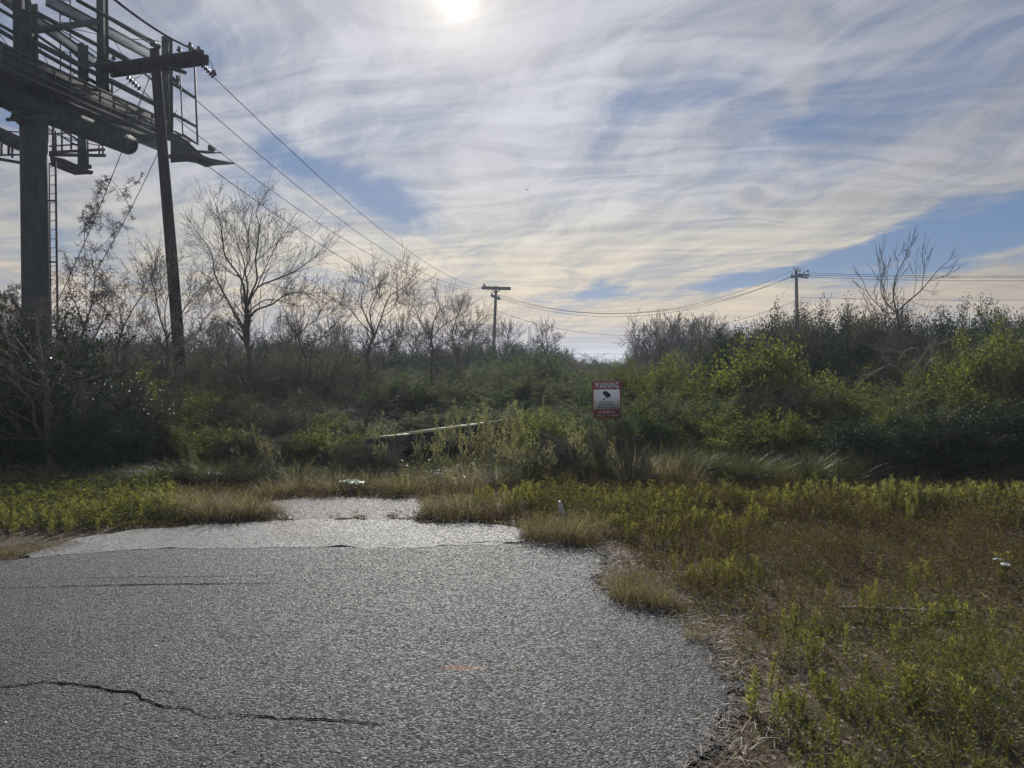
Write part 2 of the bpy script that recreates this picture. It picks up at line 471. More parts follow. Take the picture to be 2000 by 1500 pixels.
# ---------------------------------------------------------------- ground sheet
right_edge = [(1010, 1062), (1070, 1068), (1150, 1074), (1172, 1100), (1152, 1128), (1172, 1152), (1232, 1186), (1290, 1206), (1338, 1216), (1368, 1250),
              (1398, 1300), (1424, 1350), (1414, 1392), (1388, 1432), (1378, 1470), (1330, 1500), (1290, 1560), (1300, 1680)]
left_edge = [(-420, 1140), (-150, 1115), (0, 1097), (90, 1084), (150, 1077)]
far_edge = [(150, 1077), (220, 1076), (360, 1070), (520, 1068), (800, 1069), (930, 1063), (1010, 1062)]
re_w = rough(rough(gp(right_edge), 0.22, 0.045, 1), 0.05, 0.014, 8); le_w = rough(gp(left_edge), 0.12, 0.02, 2); fe_w = rough(gp(far_edge), 0.2, 0.01, 3)
asph_poly = le_w[:-1] + fe_w[:-1] + re_w + [Vector((1.0, -1.5, 0)), Vector((1.2, -9, 0)), Vector((-14, -9, 0)), Vector((-14, 4.5, 0))]
strip = rough(gp([(62, 1090), (200, 1078), (360, 1071), (520, 1069), (800, 1070), (930, 1064), (1022, 1058), (1030, 1046), (1004, 1030), (930, 1022), (850, 1022), (760, 1014),
                  (620, 1015), (500, 1020), (400, 1024), (250, 1036), (180, 1046), (120, 1062), (50, 1082)]), 0.12, 0.045, 4, True)
far_pad = rough(gp([(560, 1012), (700, 1012), (800, 1010), (846, 1004), (830, 984), (800, 972), (640, 970), (545, 976), (490, 990), (500, 1006)]), 0.18, 0.06, 5, True)
asph_xy = [(v.x, v.y) for v in asph_poly]; strip_xy = [(v.x, v.y) for v in strip]; pad_xy = [(v.x, v.y) for v in far_pad]

def axis(lo, hi, fine_lo, fine_hi, step):
    a = list(np.arange(fine_lo, fine_hi, step)); q = step
    x = fine_hi
    while x < hi: a.append(x); q *= 1.35; x += q
    a.append(hi); q = step; x = fine_lo - step; b = []
    while x > lo: b.append(x); q *= 1.35; x -= q
    b.append(lo)
    return np.array(b[::-1] + a)
gx = axis(-900, 900, -14, 14, 0.22); gy = axis(-300, 1100, 1.5, 26, 0.22)
X, Y = np.meshgrid(gx, gy)
Z = -0.012 + (fb(X, Y, 0.7) - 0.5) * 0.05
ins = inside(X, Y, asph_xy) | inside(X, Y, strip_xy) | inside(X, Y, pad_xy)
Z = np.where(ins, -0.012, np.minimum(Z, -0.003)); Z = np.where((np.abs(X) > 60) | (Y > 100) | (Y < -10), -0.06, Z)
mb = MB(); nx, ny = len(gx), len(gy)
i, j = np.meshgrid(np.arange(nx - 1), np.arange(ny - 1))
a = (j * nx + i).ravel()
mb.add(np.stack([X.ravel(), Y.ravel(), Z.ravel()], 1), np.stack([a, a + 1, a + nx + 1, a + nx], 1))
m_soil, n = new_mat('soil')
tc_ = n.node('ShaderNodeTexCoord'); oc = tc_.outputs['Object']
v1 = n.noise(oc, 1.4, 5, 0.6); v2 = n.noise(oc, 60, 4, 0.7); v3 = n.voro(oc, 45, 'Color'); v3x, _, _ = n.sep(v3)
cc = n.ramp(v1, [(0.3, (0.035, 0.032, 0.024)), (0.5, (0.058, 0.048, 0.036)), (0.7, (0.085, 0.070, 0.053))])
cc = n.mix(n.mr(v2, 0.45, 0.75), cc, (0.16, 0.125, 0.085))
cc = n.mix(n.mr(v3x, 0.93, 0.97), cc, (0.30, 0.26, 0.20))
surf(n, cc, 0.95, 0.1, n.m('ADD', v2, n.m('MULTIPLY', v3x, 0.4)), 0.7, 0.02)
ground = mb.build('ground', m_soil, smooth=True); tag(ground, 'brown soil and leaf litter between asphalt and brush', None, None, 'structure')

def slab(name, pts, z, depth, mat, kind='structure'):
    bm = bmesh.new()
    f = bm.faces.new([bm.verts.new((p.x, p.y, z)) for p in pts])
    f.normal_update()
    if f.normal.z < 0: f.normal_flip()
    ex = bmesh.ops.extrude_face_region(bm, geom=[f])
    for v in ex['geom']:
        if isinstance(v, bmesh.types.BMVert): v.co.z = z
    for v in f.verts: v.co.z = z - depth
    bmesh.ops.delete(bm, geom=[f], context='FACES_ONLY')
    bmesh.ops.triangulate(bm, faces=bm.faces[:])
    me = bpy.data.meshes.new(name); bm.to_mesh(me); bm.free(); me.materials.append(mat)
    o = bpy.data.objects.new(name, me); C.objects.link(o); o['kind'] = kind
    return o
def asphalt_mat(name, dark, mid, light, tone, seed, stones=1.0):
    m, n = new_mat(name)
    tc_ = n.node('ShaderNodeTexCoord')
    oc = n.vm('ADD', tc_.outputs['Object'], (seed * 7.1, seed * 3.3, 0.0))
    wv = n.vm('ADD', oc, n.vm('SCALE', n.noise(oc, 60, 2, 0.5, color=True)))
    wv.node.inputs[1].links[0].from_node.inputs['Scale'].default_value = 0.012
    s1, sy, sz = n.sep(n.voro(wv, 80, 'Color')); d1 = n.voro(wv, 80, 'Distance')
    s2, t2, _ = n.sep(n.voro(wv, 210, 'Color')); d2 = n.voro(wv, 210, 'Distance')
    big = n.noise(oc, 0.75, 6, 0.62); med = n.noise(oc, 5, 5, 0.65)
    agg = n.ramp(n.m('ADD', n.m('MULTIPLY', s1, 0.65), n.m('MULTIPLY', s2, 0.35)), [(0.15, dark), (0.5, mid), (0.80, light), (0.97, tuple(min(1, c * 2.1) for c in light))])
    pit = n.mr(n.noise(wv, 42, 3, 0.6), 0.56, 0.70)
    agg = n.mix(n.m('MULTIPLY', pit, 0.75), agg, tuple(c * 0.4 for c in dark))
    agg = n.mix(n.m('MULTIPLY', n.mr(d1, 0.35, 0.62), 0.7), agg, tuple(c * 0.5 for c in dark))
    k = n.m('ADD', n.m('MULTIPLY', n.mr(big, 0.35, 0.65), 0.46), n.m('ADD', n.m('MULTIPLY', n.mr(med, 0.3, 0.7), 0.30), 0.62))
    sc = n.vm('SCALE', agg); n.l.new(n.m('MULTIPLY', k, tone), sc.node.inputs['Scale'])
    # rust brown smear and dull oil marks
    ox, oy, oz = n.sep(tc_.outputs['Object'])
    col = sc
    for (px, py, rx, ry, c_, amt) in STAINS.get(name, []):
        g_ = Gd(px, py)
        ax = n.m('DIVIDE', n.m('SUBTRACT', ox, g_.x), rx); ay = n.m('DIVIDE', n.m('SUBTRACT', oy, g_.y), ry)
        r_ = n.m('ADD', n.m('SQRT', n.m('ADD', n.m('MULTIPLY', ax, ax), n.m('MULTIPLY', ay, ay))), n.m('MULTIPLY', n.m('SUBTRACT', med, 0.5), 1.6))
        col = n.mix(n.m('MULTIPLY', n.mr(r_, 0.3, 1.0, 1.0, 0.0), amt), col, c_)
    h = n.m('ADD', n.m('MULTIPLY', n.m('SUBTRACT', 1.0, d1), 0.8), n.m('ADD', n.m('MULTIPLY', n.m('SUBTRACT', 1.0, d2), 0.25), n.m('MULTIPLY', pit, -1.2)))
    surf(n, col, n.mr(sy, 0, 1, 0.6, 0.95, False), 0.25, h, 1.0 * stones, 0.008)
    return m
STAINS = {'asphalt': [(905, 1304, 0.17, 0.06, (0.20, 0.10, 0.05), 0.75), (1000, 1300, 0.16, 0.04, (0.11, 0.085, 0.06), 0.35), (1000, 1420, 0.35, 0.22, (0.03, 0.032, 0.036), 0.5),
                      (420, 1220, 0.5, 0.3, (0.03, 0.032, 0.036), 0.5), (250, 1290, 0.5, 0.12, (0.03, 0.03, 0.035), 0.5), (1080, 1240, 0.4, 0.2, (0.035, 0.035, 0.04), 0.4), (700, 1180, 0.9, 0.3, (0.04, 0.042, 0.046), 0.4), (300, 1110, 1.0, 0.3, (0.04, 0.04, 0.045), 0.45), (1250, 1330, 0.35, 0.3, (0.035, 0.035, 0.04), 0.4)],
          'worn_asphalt': [(590, 1030, 0.55, 0.14, (0.10, 0.075, 0.05), 0.75), (560, 1042, 0.22, 0.1, (0.09, 0.07, 0.05), 0.7), (600, 1021, 0.6, 0.06, (0.24, 0.10, 0.05), 0.5)]}
m_asph = asphalt_mat('asphalt', (0.022, 0.028, 0.038), (0.066, 0.078, 0.096), (0.15, 0.166, 0.195), 0.50, 1)
m_worn = asphalt_mat('worn_asphalt', (0.105, 0.112, 0.118), (0.20, 0.21, 0.22), (0.29, 0.30, 0.305), 0.74, 2, 0.6)
m_pad = asphalt_mat('old_asphalt', (0.05, 0.052, 0.055), (0.11, 0.112, 0.115), (0.20, 0.20, 0.195), 0.8, 3)
asphalt = slab('asphalt', asph_poly, 0.0, 0.05, m_asph); asphalt['label'] = 'grey weathered asphalt with coarse aggregate in the foreground'
worn = slab('worn_asphalt_strip', strip, 0.002, 0.05, m_worn); worn['label'] = 'pale worn strip along the far edge of the asphalt'
pad = slab('far_asphalt_patch', far_pad, -0.004, 0.05, m_pad); pad['label'] = 'small old asphalt patch behind the pale strip, ringed by weeds'

# cracks: narrow dark gaps
m_crack, n = new_mat('crack_dark')
surf(n, (0.012, 0.012, 0.014), 1.0, 0.0)
def crack(pts, w, seed):
    r = random.Random(seed); w_pts = []
    g_ = gp(pts)
    for i in range(len(g_) - 1):
        a, b = g_[i], g_[i + 1]; k = max(2, int((b - a).length / 0.035))
        for j in range(k): w_pts.append(a.lerp(b, j / k) + Vector((r.gauss(0, .004), r.gauss(0, .006), 0)))
    w_pts.append(g_[-1]); mb = MB(); L_, R_ = [], []
    for i, p_ in enumerate(w_pts):
        u = i / (len(w_pts) - 1); ww = w * (0.35 + 0.65 * math.sin(PI * min(1, max(0, u)))) * r.uniform(0.45, 1.3)
        L_.append((p_.x, p_.y - ww / 2, 0.004)); R_.append((p_.x, p_.y + ww / 2, 0.004))
    k = len(w_pts); mb.add(L_ + R_, [(i, i + 1, k + i + 1, k + i) for i in range(k - 1)])
    o = mb.build('crack', m_crack, asphalt); return o
crack([(-60, 1345), (20, 1341), (95, 1333), (150, 1338), (190, 1343), (225, 1350), (268, 1353), (276, 1365), (300, 1373), (318, 1381), (370, 1384), (384, 1393), (400, 1400), (430, 1403)], 0.017, 1)
crack([(438, 1394), (480, 1397), (530, 1401), (600, 1405), (680, 1409), (740, 1414)], 0.013, 2)
crack([(272, 1352), (310, 1349), (345, 1355)], 0.006, 3)
crack([(0, 1149), (70, 1147), (170, 1144), (250, 1143), (350, 1141), (480, 1140), (560, 1139)], 0.016, 4)
crack([(120, 1131), (260, 1128), (400, 1126), (520, 1125)], 0.009, 5)
crack([(700, 1412), (740, 1416), (800, 1404)], 0.005, 6)
crack([(905, 1062), (960, 1058), (1010, 1060)], 0.02, 7)

# loose stones on the asphalt
m_stone, n = new_mat('loose_stone')
g_ = n.node('ShaderNodeNewGeometry')
surf(n, n.ramp(g_.outputs['Random Per Island'], [(0, (0.05, 0.05, 0.055)), (0.5, (0.16, 0.155, 0.15)), (0.85, (0.30, 0.29, 0.27)), (1, (0.6, 0.58, 0.54))]), 0.7, 0.4)
rs = np.random.RandomState(9); N = 16000
sx = rs.uniform(-6, 3.2, N); sy = 2.6 + rs.rand(N) ** 1.3 * 8; k = inside(sx, sy, asph_xy) | inside(sx, sy, strip_xy); sx, sy = sx[k], sy[k]; N = len(sx)
sr = np.clip(rs.lognormal(-5.9, 0.42, N), 0.0012, 0.009)
oc_v = np.array([(1, 0, 0), (-1, 0, 0), (0, 1, 0), (0, -1, 0), (0, 0, 1), (0, 0, -1)], float); oc_f = np.array([(0, 2, 4), (2, 1, 4), (1, 3, 4), (3, 0, 4)])
az = rs.uniform(0, 6.28, N); V_ = oc_v[None] * (sr[:, None, None] * rs.uniform(0.6, 1.4, (N, 6, 1))); V_[:, :, 2] *= 0.7
Vx = V_[:, :, 0] * np.cos(az)[:, None] - V_[:, :, 1] * np.sin(az)[:, None]; Vy = V_[:, :, 0] * np.sin(az)[:, None] + V_[:, :, 1] * np.cos(az)[:, None]
V_ = np.stack([Vx + sx[:, None], Vy + sy[:, None], V_[:, :, 2] + 0.002 + 0.002 * inside(sx, sy, strip_xy)[:, None]], -1)
mb = MB(); mb.add(V_.reshape(-1, 3), None, (np.arange(N)[:, None, None] * 6 + oc_f[None]).reshape(-1, 3))
tag(mb.build('loose_gravel', m_stone), 'loose grit and small stones lying on the asphalt', None, None, 'stuff')

# crumbled lumps broken from the asphalt edge
m_chunk, n = new_mat('asphalt_crumb'); tc_ = n.node('ShaderNodeTexCoord'); v = n.noise(tc_.outputs['Object'], 90, 3, .6)
surf(n, n.ramp(v, [(0.35, (0.035, 0.036, 0.04)), (0.65, (0.14, 0.14, 0.145))]), 0.9, 0.15, v, 0.8, 0.004)
ew = np.array([(v.x, v.y) for v in re_w] + [(v.x, v.y) for v in le_w]); N = 2200; i_ = rs.randint(0, len(ew), N); sx = ew[i_, 0] + rs.normal(0.03, 0.05, N); sy = ew[i_, 1] + rs.normal(0, 0.05, N)
sr = np.clip(rs.lognormal(-4.9, 0.5, N), 0.003, 0.022); V_ = oc_v[None] * (sr[:, None, None] * rs.uniform(0.6, 1.5, (N, 6, 1))); V_[:, :, 2] *= 0.6
V_ = V_ + np.stack([sx, sy, np.full(N, 0.0)], 1)[:, None]
mb = MB(); mb.add(V_.reshape(-1, 3), None, (np.arange(N)[:, None, None] * 6 + oc_f[None]).reshape(-1, 3))
tag(mb.build('crumbled_asphalt', m_chunk), 'crumbs broken from the ragged asphalt edge', None, None, 'stuff')
# ---------------------------------------------------------------- plant materials
L_yellow = leaf_mat('leaf_goldenrod', [(0, (0.10, 0.112, 0.040)), (0.5, (0.15, 0.158, 0.056)), (1, (0.23, 0.225, 0.10))], 0.5, 0.03, 0.55, 0.2)
L_low = leaf_mat('leaf_low_green', [(0, (0.038, 0.046, 0.018)), (0.5, (0.080, 0.090, 0.034)), (0.85, (0.125, 0.130, 0.048)), (1, (0.22, 0.18, 0.08))], 0.45, 0.018, 0.6, 0.1)
L_brown = leaf_mat('leaf_dry_brown', [(0, (0.036, 0.028, 0.018)), (0.5, (0.075, 0.060, 0.034)), (0.85, (0.115, 0.092, 0.05)), (1, (0.22, 0.17, 0.11))], 0.35, 0.012, 0.7, 0.1)
L_straw = leaf_mat('dry_straw', [(0, (0.12, 0.085, 0.05)), (0.5, (0.24, 0.18, 0.11)), (1, (0.46, 0.38, 0.27))], 0.35, 0.05, 0.5, 0.1)
L_broad = leaf_mat('leaf_broad', [(0, (0.055, 0.075, 0.025)), (0.5, (0.095, 0.12, 0.04)), (0.88, (0.15, 0.17, 0.045)), (1, (0.24, 0.21, 0.08))], 0.45, 0.018, 0.6, 0.25)
L_bacc = leaf_mat('leaf_soft_green', [(0, (0.055, 0.075, 0.042)), (0.6, (0.09, 0.118, 0.06)), (1, (0.135, 0.16, 0.08))], 0.45, 0.018, 0.6, 0.25)
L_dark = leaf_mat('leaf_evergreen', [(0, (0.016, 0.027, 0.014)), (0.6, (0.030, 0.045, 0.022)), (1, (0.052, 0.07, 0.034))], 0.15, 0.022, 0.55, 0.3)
L_glint = leaf_mat('leaf_waxy', [(0, (0.03, 0.045, 0.02)), (0.7, (0.06, 0.08, 0.04)), (1, (0.11, 0.125, 0.075))], 0.25, 0.10, 0.40, 0.2)
L_grass = leaf_mat('grass_green', [(0, (0.035, 0.05, 0.022)), (0.6, (0.07, 0.085, 0.035)), (1, (0.13, 0.13, 0.07))], 0.4, 0.06, 0.45, 0.25)
L_pale = leaf_mat('grass_pale', [(0, (0.10, 0.10, 0.06)), (0.6, (0.22, 0.21, 0.14)), (1, (0.42, 0.39, 0.30))], 0.4, 0.08, 0.45, 0.2)
L_brush = leaf_mat('leaf_sparse', [(0, (0.065, 0.06, 0.045)), (0.5, (0.09, 0.095, 0.05)), (1, (0.12, 0.12, 0.06))], 0.35, 0.02, 0.6, 0.25)
L_dry = leaf_mat('leaf_withered', [(0, (0.03, 0.02, 0.015)), (1, (0.10, 0.07, 0.045))], 0.3, 0.03, 0.6, 0.1)
B_dark = bark_mat('bark_dark', (0.035, 0.030, 0.026), (0.09, 0.075, 0.062))
B_grey = bark_mat('bark_grey', (0.075, 0.068, 0.06), (0.17, 0.155, 0.14))
B_pale = bark_mat('bark_pale', (0.14, 0.13, 0.115), (0.34, 0.32, 0.29), 20, 0.35)
B_brush = bark_mat('twig_brown', (0.07, 0.06, 0.055), (0.17, 0.148, 0.13))

def shrub_proto(name, seed, mat, barkm, stems, H, W_, spec, per, lL, lw, rtwig=0.004, jit=0.02, droop=0.0):
    """several stems from the ground, three orders of branching, leaves on the last twigs"""
    r = random.Random(seed); rg = np.random.RandomState(seed); out = []; tips = []
    for i in range(stems):
        az = 2 * PI * (i + r.random() * 0.7) / stems; ln = r.uniform(0.1, 0.75) * W_
        d = nrm(math.cos(az) * ln, math.sin(az) * ln, H)
        p = (math.cos(az) * 0.12 * W_ * r.random(), math.sin(az) * 0.12 * W_ * r.random(), -0.05)
        grow(r, p, d, H * spec[0]['L'] * r.uniform(0.75, 1.1), 0.018 * H * r.uniform(0.6, 1), 0, spec, out, tips)
    root = empty(name, (0, 0, 0))
    mb = MB(); tubes_of(mb, out, rtwig, (5, 4, 3, 3)); a = mb.build('stems', barkm, root)
    mb = MB(); ps, ds = on_twigs(tips, rg, per, jit * H / 2)
    ps[:, 2] = np.maximum(ps[:, 2], 0.02)
    mb.leaves(ps, ds + np.array([0, 0, 0.15 - droop]), rg.uniform(0.6, 1.25, len(ps)) * lL, rg.uniform(0.7, 1.2, len(ps)) * lw, rg, 0.1)
    b = mb.build('foliage', mat, root)
    KIDS[root.name] = [a, b]; KIDS[a.name] = []; KIDS[b.name] = []
    root['_h'] = float(max(np.percentile(ps[:, 2], 99.5 if 'evergreen' in name else 97), 0.1)); root['_w'] = float(np.percentile(np.hypot(ps[:, 0], ps[:, 1]), 92))
    return root
SP_broad = [dict(L=0.62, n=7, a=0.65, l=0.62, w=0.10, t=0.03, seg=5, s=0.15), dict(n=5, a=0.7, l=0.55, w=0.14, t=0.03, seg=4, s=0.2), dict(n=0, a=0, l=0, w=0.16, t=0.02, seg=3)]
SP_soft = [dict(L=0.66, n=8, a=0.42, l=0.55, w=0.06, t=0.06, seg=5, s=0.15), dict(n=5, a=0.45, l=0.5, w=0.10, t=0.07, seg=3, s=0.1), dict(n=0, a=0, l=0, w=0.08, t=0.08, seg=3)]
SP_dense = [dict(L=0.62, n=9, a=0.85, l=0.55, w=0.10, t=0.0, seg=5, s=0.05), dict(n=6, a=0.8, l=0.5, w=0.12, t=0.0, seg=3, s=0.1), dict(n=0, a=0, l=0, w=0.14, t=0.0, seg=3)]
SP_brush = [dict(L=0.55, n=7, a=0.6, l=0.68, w=0.13, t=0.02, seg=6, s=0.1), dict(n=6, a=0.6, l=0.62, w=0.16, t=0.03, seg=5, s=0.1), dict(n=4, a=0.6, l=0.6, w=0.16, t=0.03, seg=4, s=0.1), dict(n=0, a=0, l=0, w=0.15, t=0.03, seg=3)]
PROTO = {
    'broad': [shrub_proto('broadleaf_shrub', 11 + i, L_broad, B_dark, 10, 2.0, 1.1, SP_broad, 24, 0.060, 0.029, jit=0.045) for i in range(3)],
    'soft': [shrub_proto('soft_green_shrub', 21 + i, L_bacc, B_grey, 12, 2.0, 0.75, SP_soft, 26, 0.058, 0.014, jit=0.03) for i in range(3)],
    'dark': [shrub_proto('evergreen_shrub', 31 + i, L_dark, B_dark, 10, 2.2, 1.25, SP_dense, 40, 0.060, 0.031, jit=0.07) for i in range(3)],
    'glint': [shrub_proto('waxy_leaved_shrub', 41 + i, L_glint, B_dark, 9, 2.0, 1.1, SP_dense, 20, 0.055, 0.026, droop=0.3) for i in range(1)],
    'brush': [shrub_proto('brushwood_shrub', 51 + i, L_brush, B_brush, 7, 2.0, 0.8, SP_brush, 2.6, 0.038, 0.013, 0.0045) for i in range(3)],
}
print('protos', {k: [len(c.data.polygons) for c in KIDS[v[0].name]] for k, v in PROTO.items()})

def grass_proto(name, seed, mat, n_, L_, sp, w, droop):
    rg = np.random.RandomState(seed); az = rg.uniform(0, 2 * PI, n_); rr = np.sqrt(rg.rand(n_)) * sp
    pos = np.stack([np.cos(az) * rr, np.sin(az) * rr, np.zeros(n_) - 0.03], 1)
    ln = rg.normal(0.18, 0.16, n_) + rr / max(sp, .01) * 0.35
    d = np.stack([np.cos(az + rg.normal(0, .6, n_)) * ln, np.sin(az + rg.normal(0, .6, n_)) * ln, np.ones(n_)], 1)
    mb = MB(); mb.blades(pos, d, rg.uniform(0.45, 1.1, n_) * L_, rg.uniform(0.6, 1.2, n_) * w, rg, rg.uniform(0.3, 1.3, n_) * droop, 4)
    o = mb.build(name, mat); KIDS[o.name] = []
    o['_h'] = L_ * 0.85; o['_w'] = sp + L_ * 0.4
    return o
PROTO['grass'] = [grass_proto('grass_clump', 61 + i, L_grass, 700, 1.0, 0.32, 0.013, 1.0) for i in range(3)]
PROTO['pale'] = [grass_proto('pale_grass_clump', 64 + i, L_pale, 300, 1.0, 0.28, 0.011, 1.2) for i in range(2)]
L_sprawl = leaf_mat('straw_sprawl', [(0, (0.07, 0.052, 0.036)), (0.5, (0.16, 0.135, 0.105)), (0.85, (0.27, 0.235, 0.19)), (1, (0.50, 0.45, 0.37))], 0.4, 0.04, 0.5, 0.15)
PROTO['straw'] = [grass_proto('straw_clump', 66 + i, L_sprawl, 420, 0.8, 0.36, 0.0075, 1.25) for i in range(3)]
def tussock_proto(seed):
    """dry tussock: fine wiry stalks, leaning every way, with ragged seed heads"""
    rg = np.random.RandomState(seed); n_ = 620; az = rg.uniform(0, 2 * PI, n_); rr = np.sqrt(rg.rand(n_)) * 0.38
    pos = np.stack([np.cos(az) * rr, np.sin(az) * rr, np.zeros(n_) - 0.02], 1)
    d = np.stack([np.cos(az) * rr * 1.6 + rg.normal(0, .5, n_), np.sin(az) * rr * 1.6 + rg.normal(0, .4, n_), np.ones(n_)], 1)
    L_ = rg.uniform(0.10, 0.46, n_) * rg.uniform(0.6, 1.1, n_)
    mb = MB(); mb.blades(pos, d, L_, 0.0055, rg, rg.uniform(0.2, 1.2, n_), 3)
    dn = d / np.linalg.norm(d, axis=1, keepdims=True); hd = pos + dn * L_[:, None] * rg.uniform(0.4, 0.85, (n_, 1))
    mb.leaves(np.repeat(hd, 3, 0) + rg.normal(0, 0.012, (n_ * 3, 3)), rg.normal(0, 1, (n_ * 3, 3)), 0.028, 0.008, rg)
    o = mb.build('dry_tussock', L_tuss); KIDS[o.name] = []; o['_h'] = 0.36; o['_w'] = 0.55
    return o
L_tuss = leaf_mat('tussock_dry', [(0, (0.035, 0.026, 0.020)), (0.35, (0.085, 0.066, 0.056)), (0.7, (0.145, 0.115, 0.095)), (0.92, (0.22, 0.18, 0.13)), (1, (0.44, 0.38, 0.30))], 0.4, 0.04, 0.5, 0.15)
PROTO['tussock'] = [tussock_proto(71 + i) for i in range(3)]
def weed_proto(seed, H=0.42):
    """one upright leafy weed: short stems clothed in narrow rising leaves"""
    rg = np.random.RandomState(seed); mb = MB(); k = 2 + seed % 3
    for s_ in range(k):
        a = rg.uniform(0, 6.28); b = Vector((math.cos(a), math.sin(a), 0)) * rg.uniform(0, 0.05); h = H * rg.uniform(0.65, 1.05)
        lean = Vector((rg.normal(0, .14), rg.normal(0, .14), 1)).normalized()
        pts = [b + lean * h * t for t in (-.05, .33, .66, 1.0)]
        mb.tube(pts, [0.0035, 0.003, 0.0025, 0.0015], 3)
        n_ = 44; u = np.linspace(0.12, 1.0, n_); az = np.arange(n_) * 2.4 + rg.uniform(0, 6)
        pos = np.array([tuple(b + lean * h * t) for t in u])
        up = 0.5 + 1.1 * u
        d = np.stack([np.cos(az), np.sin(az), up + rg.normal(0, .15, n_)], 1)
        mb.leaves(pos, d, (0.075 - 0.035 * np.abs(u - 0.45)) * rg.uniform(0.8, 1.2, n_), 0.0115, rg, 0.12)
    o = mb.build('leafy_weed', L_yellow); KIDS[o.name] = []; o['_h'] = H; o['_w'] = 0.12
    return o
PROTO['weed'] = [weed_proto(81 + i) for i in range(5)]
def stalk_proto(seed, H=1.5):
    """tall withered weed with pale spikes of seed"""
    rg = np.random.RandomState(seed); root = empty('tall_dry_weed', (0, 0, 0)); st = MB(); sp = MB()
    for s_ in range(5):
        b = Vector((rg.normal(0, .10), rg.normal(0, .10), 0)); h = H * rg.uniform(0.55, 1.05); lean = Vector((rg.normal(0, .09), rg.normal(0, .09), 1)).normalized()
        top = b + lean * h
        st.tube([b, b + lean * h * .5 + Vector((rg.normal(0, .01), 0, 0)), top], [0.006, 0.0045, 0.003], 4)
        for q in range(6):
            u = rg.uniform(0.45, 0.95); a = rg.uniform(0, 6.28); p0 = b + lean * h * u
            dd = Vector((math.cos(a) * .45, math.sin(a) * .45, 1)).normalized(); ll = rg.uniform(0.15, 0.42) * (1.2 - u * .6)
            st.tube([p0, p0 + dd * ll], [0.0028, 0.0015], 3)
            n_ = int(55 * ll / .3); t = rg.uniform(0.2, 1, n_)
            pos = np.array([tuple(p0 + dd * ll * x) for x in t])
            sp.leaves(pos, rg.normal(0, 1, (n_, 3)) + np.array([0, 0, .8]), 0.022, 0.007, rg)
        n_ = 50; t = rg.uniform(0.7, 1.02, n_); pos = np.array([tuple(b + lean * h * x) for x in t])
        sp.leaves(pos, rg.normal(0, 1, (n_, 3)) + np.array([0, 0, .8]), 0.03, 0.010, rg)
    a_ = st.build('stems', B_brush, root); b_ = sp.build('seed_spikes', L_spike, root); KIDS[root.name] = [a_, b_]; KIDS[a_.name] = []; KIDS[b_.name] = []
    root['_h'] = H * 1.0; root['_w'] = 0.25
    return root
L_spike = leaf_mat('seed_spike', [(0, (0.12, 0.13, 0.07)), (0.6, (0.25, 0.26, 0.16)), (1, (0.46, 0.44, 0.32))], 0.5, 0.04, 0.5, 0.2)
PROTO['stalk'] = [stalk_proto(91 + i) for i in range(3)]

USED = set(); PR = random.Random(77)
def standY(yb):
    return CAM.z * F / (yb - 718.6)
def place(sp, px, top, Y, label, cat, group, width=None, name=None, z=-0.04, lean=0.05):
    """stand one plant at depth Y so that it grows to its height there; width in metres"""
    pr = PR.choice(PROTO[sp]); base = P(px, 800, Y)
    h = max(0.12, CAM.z + (718.6 - top) / F * Y)
    o = pr if pr.name not in USED else copy_tree(pr)
    USED.add(pr.name)
    o.location = (base.x, Y, z)
    sz = h / pr['_h']; sw = (width / (2 * pr['_w'])) if width else sz * PR.uniform(0.9, 1.15)
    o.scale = (sw, sw, sz); o.rotation_euler = (PR.gauss(0, lean), PR.gauss(0, lean), PR.uniform(0, 2 * PI))
    tag(o, label, cat, group)
    return o
def interp(x, pts):
    for (a, b), (c, d) in zip(pts[:-1], pts[1:]):
        if x <= c: return b + (d - b) * max(0.0, (x - a)) / (c - a)
    return pts[-1][1]
# ---------------------------------------------------------------- the thicket, row by row from the back
R = random.Random(4)
def row(sp, x0, x1, step, tops, Y0, Y1, label, cat, group, wf=1.0, jt=12):
    x = x0
    while x <= x1:
        s_ = sp if isinstance(sp, str) else R.choice(sp)
        Yq = R.uniform(Y0, Y1); t = interp(x, tops) + R.gauss(0, jt * 0.5) + abs(R.gauss(0, jt * 0.4))
        h = CAM.z + (718.6 - t) / F * Yq
        place(s_, x + R.uniform(-.25, .25) * step, t, Yq, label, cat, group, width=step * 2.1 / F * Yq * wf * R.uniform(0.85, 1.2))
        x += step * R.uniform(0.85, 1.15)

# far belts
row('brush', -150, 1150, 40, [(-150, 664), (150, 662), (500, 664), (700, 676), (860, 674), (1000, 674), (1090, 690), (1150, 704)], 50, 66,
    'grey-brown brushwood of the far belt on the left horizon', 'shrub', 'brushwood of the far left belt', 1.15, 7)
row('dark', -120, 720, 70, [(-150, 668), (300, 668), (720, 682)], 46, 58,
    'dark evergreen bush of the far belt behind the bare trees at left', 'shrub', 'evergreens of the far left belt', 1.0, 7)
row('dark', 760, 1130, 52, [(760, 682), (950, 674), (1040, 672), (1090, 690), (1150, 706)], 40, 50,
    'dark bush around the foot of the middle utility pole', 'shrub', 'dark bushes round the middle pole', 1.1, 6)
for x in (520, 545, 598):
    place('dark', x, 655, 42, 'dark rounded evergreen breaking the skyline right of the tall bare tree', 'shrub', 'rounded evergreens right of the tall bare tree', width=1.9)
row(['soft', 'brush'], 1080, 1320, 34, [(1080, 694), (1150, 704), (1200, 710), (1250, 702), (1320, 686)], 60, 95,
    'small far bush closing the gap between the two thickets', 'shrub', 'far bushes in the gap', 1.3, 3)
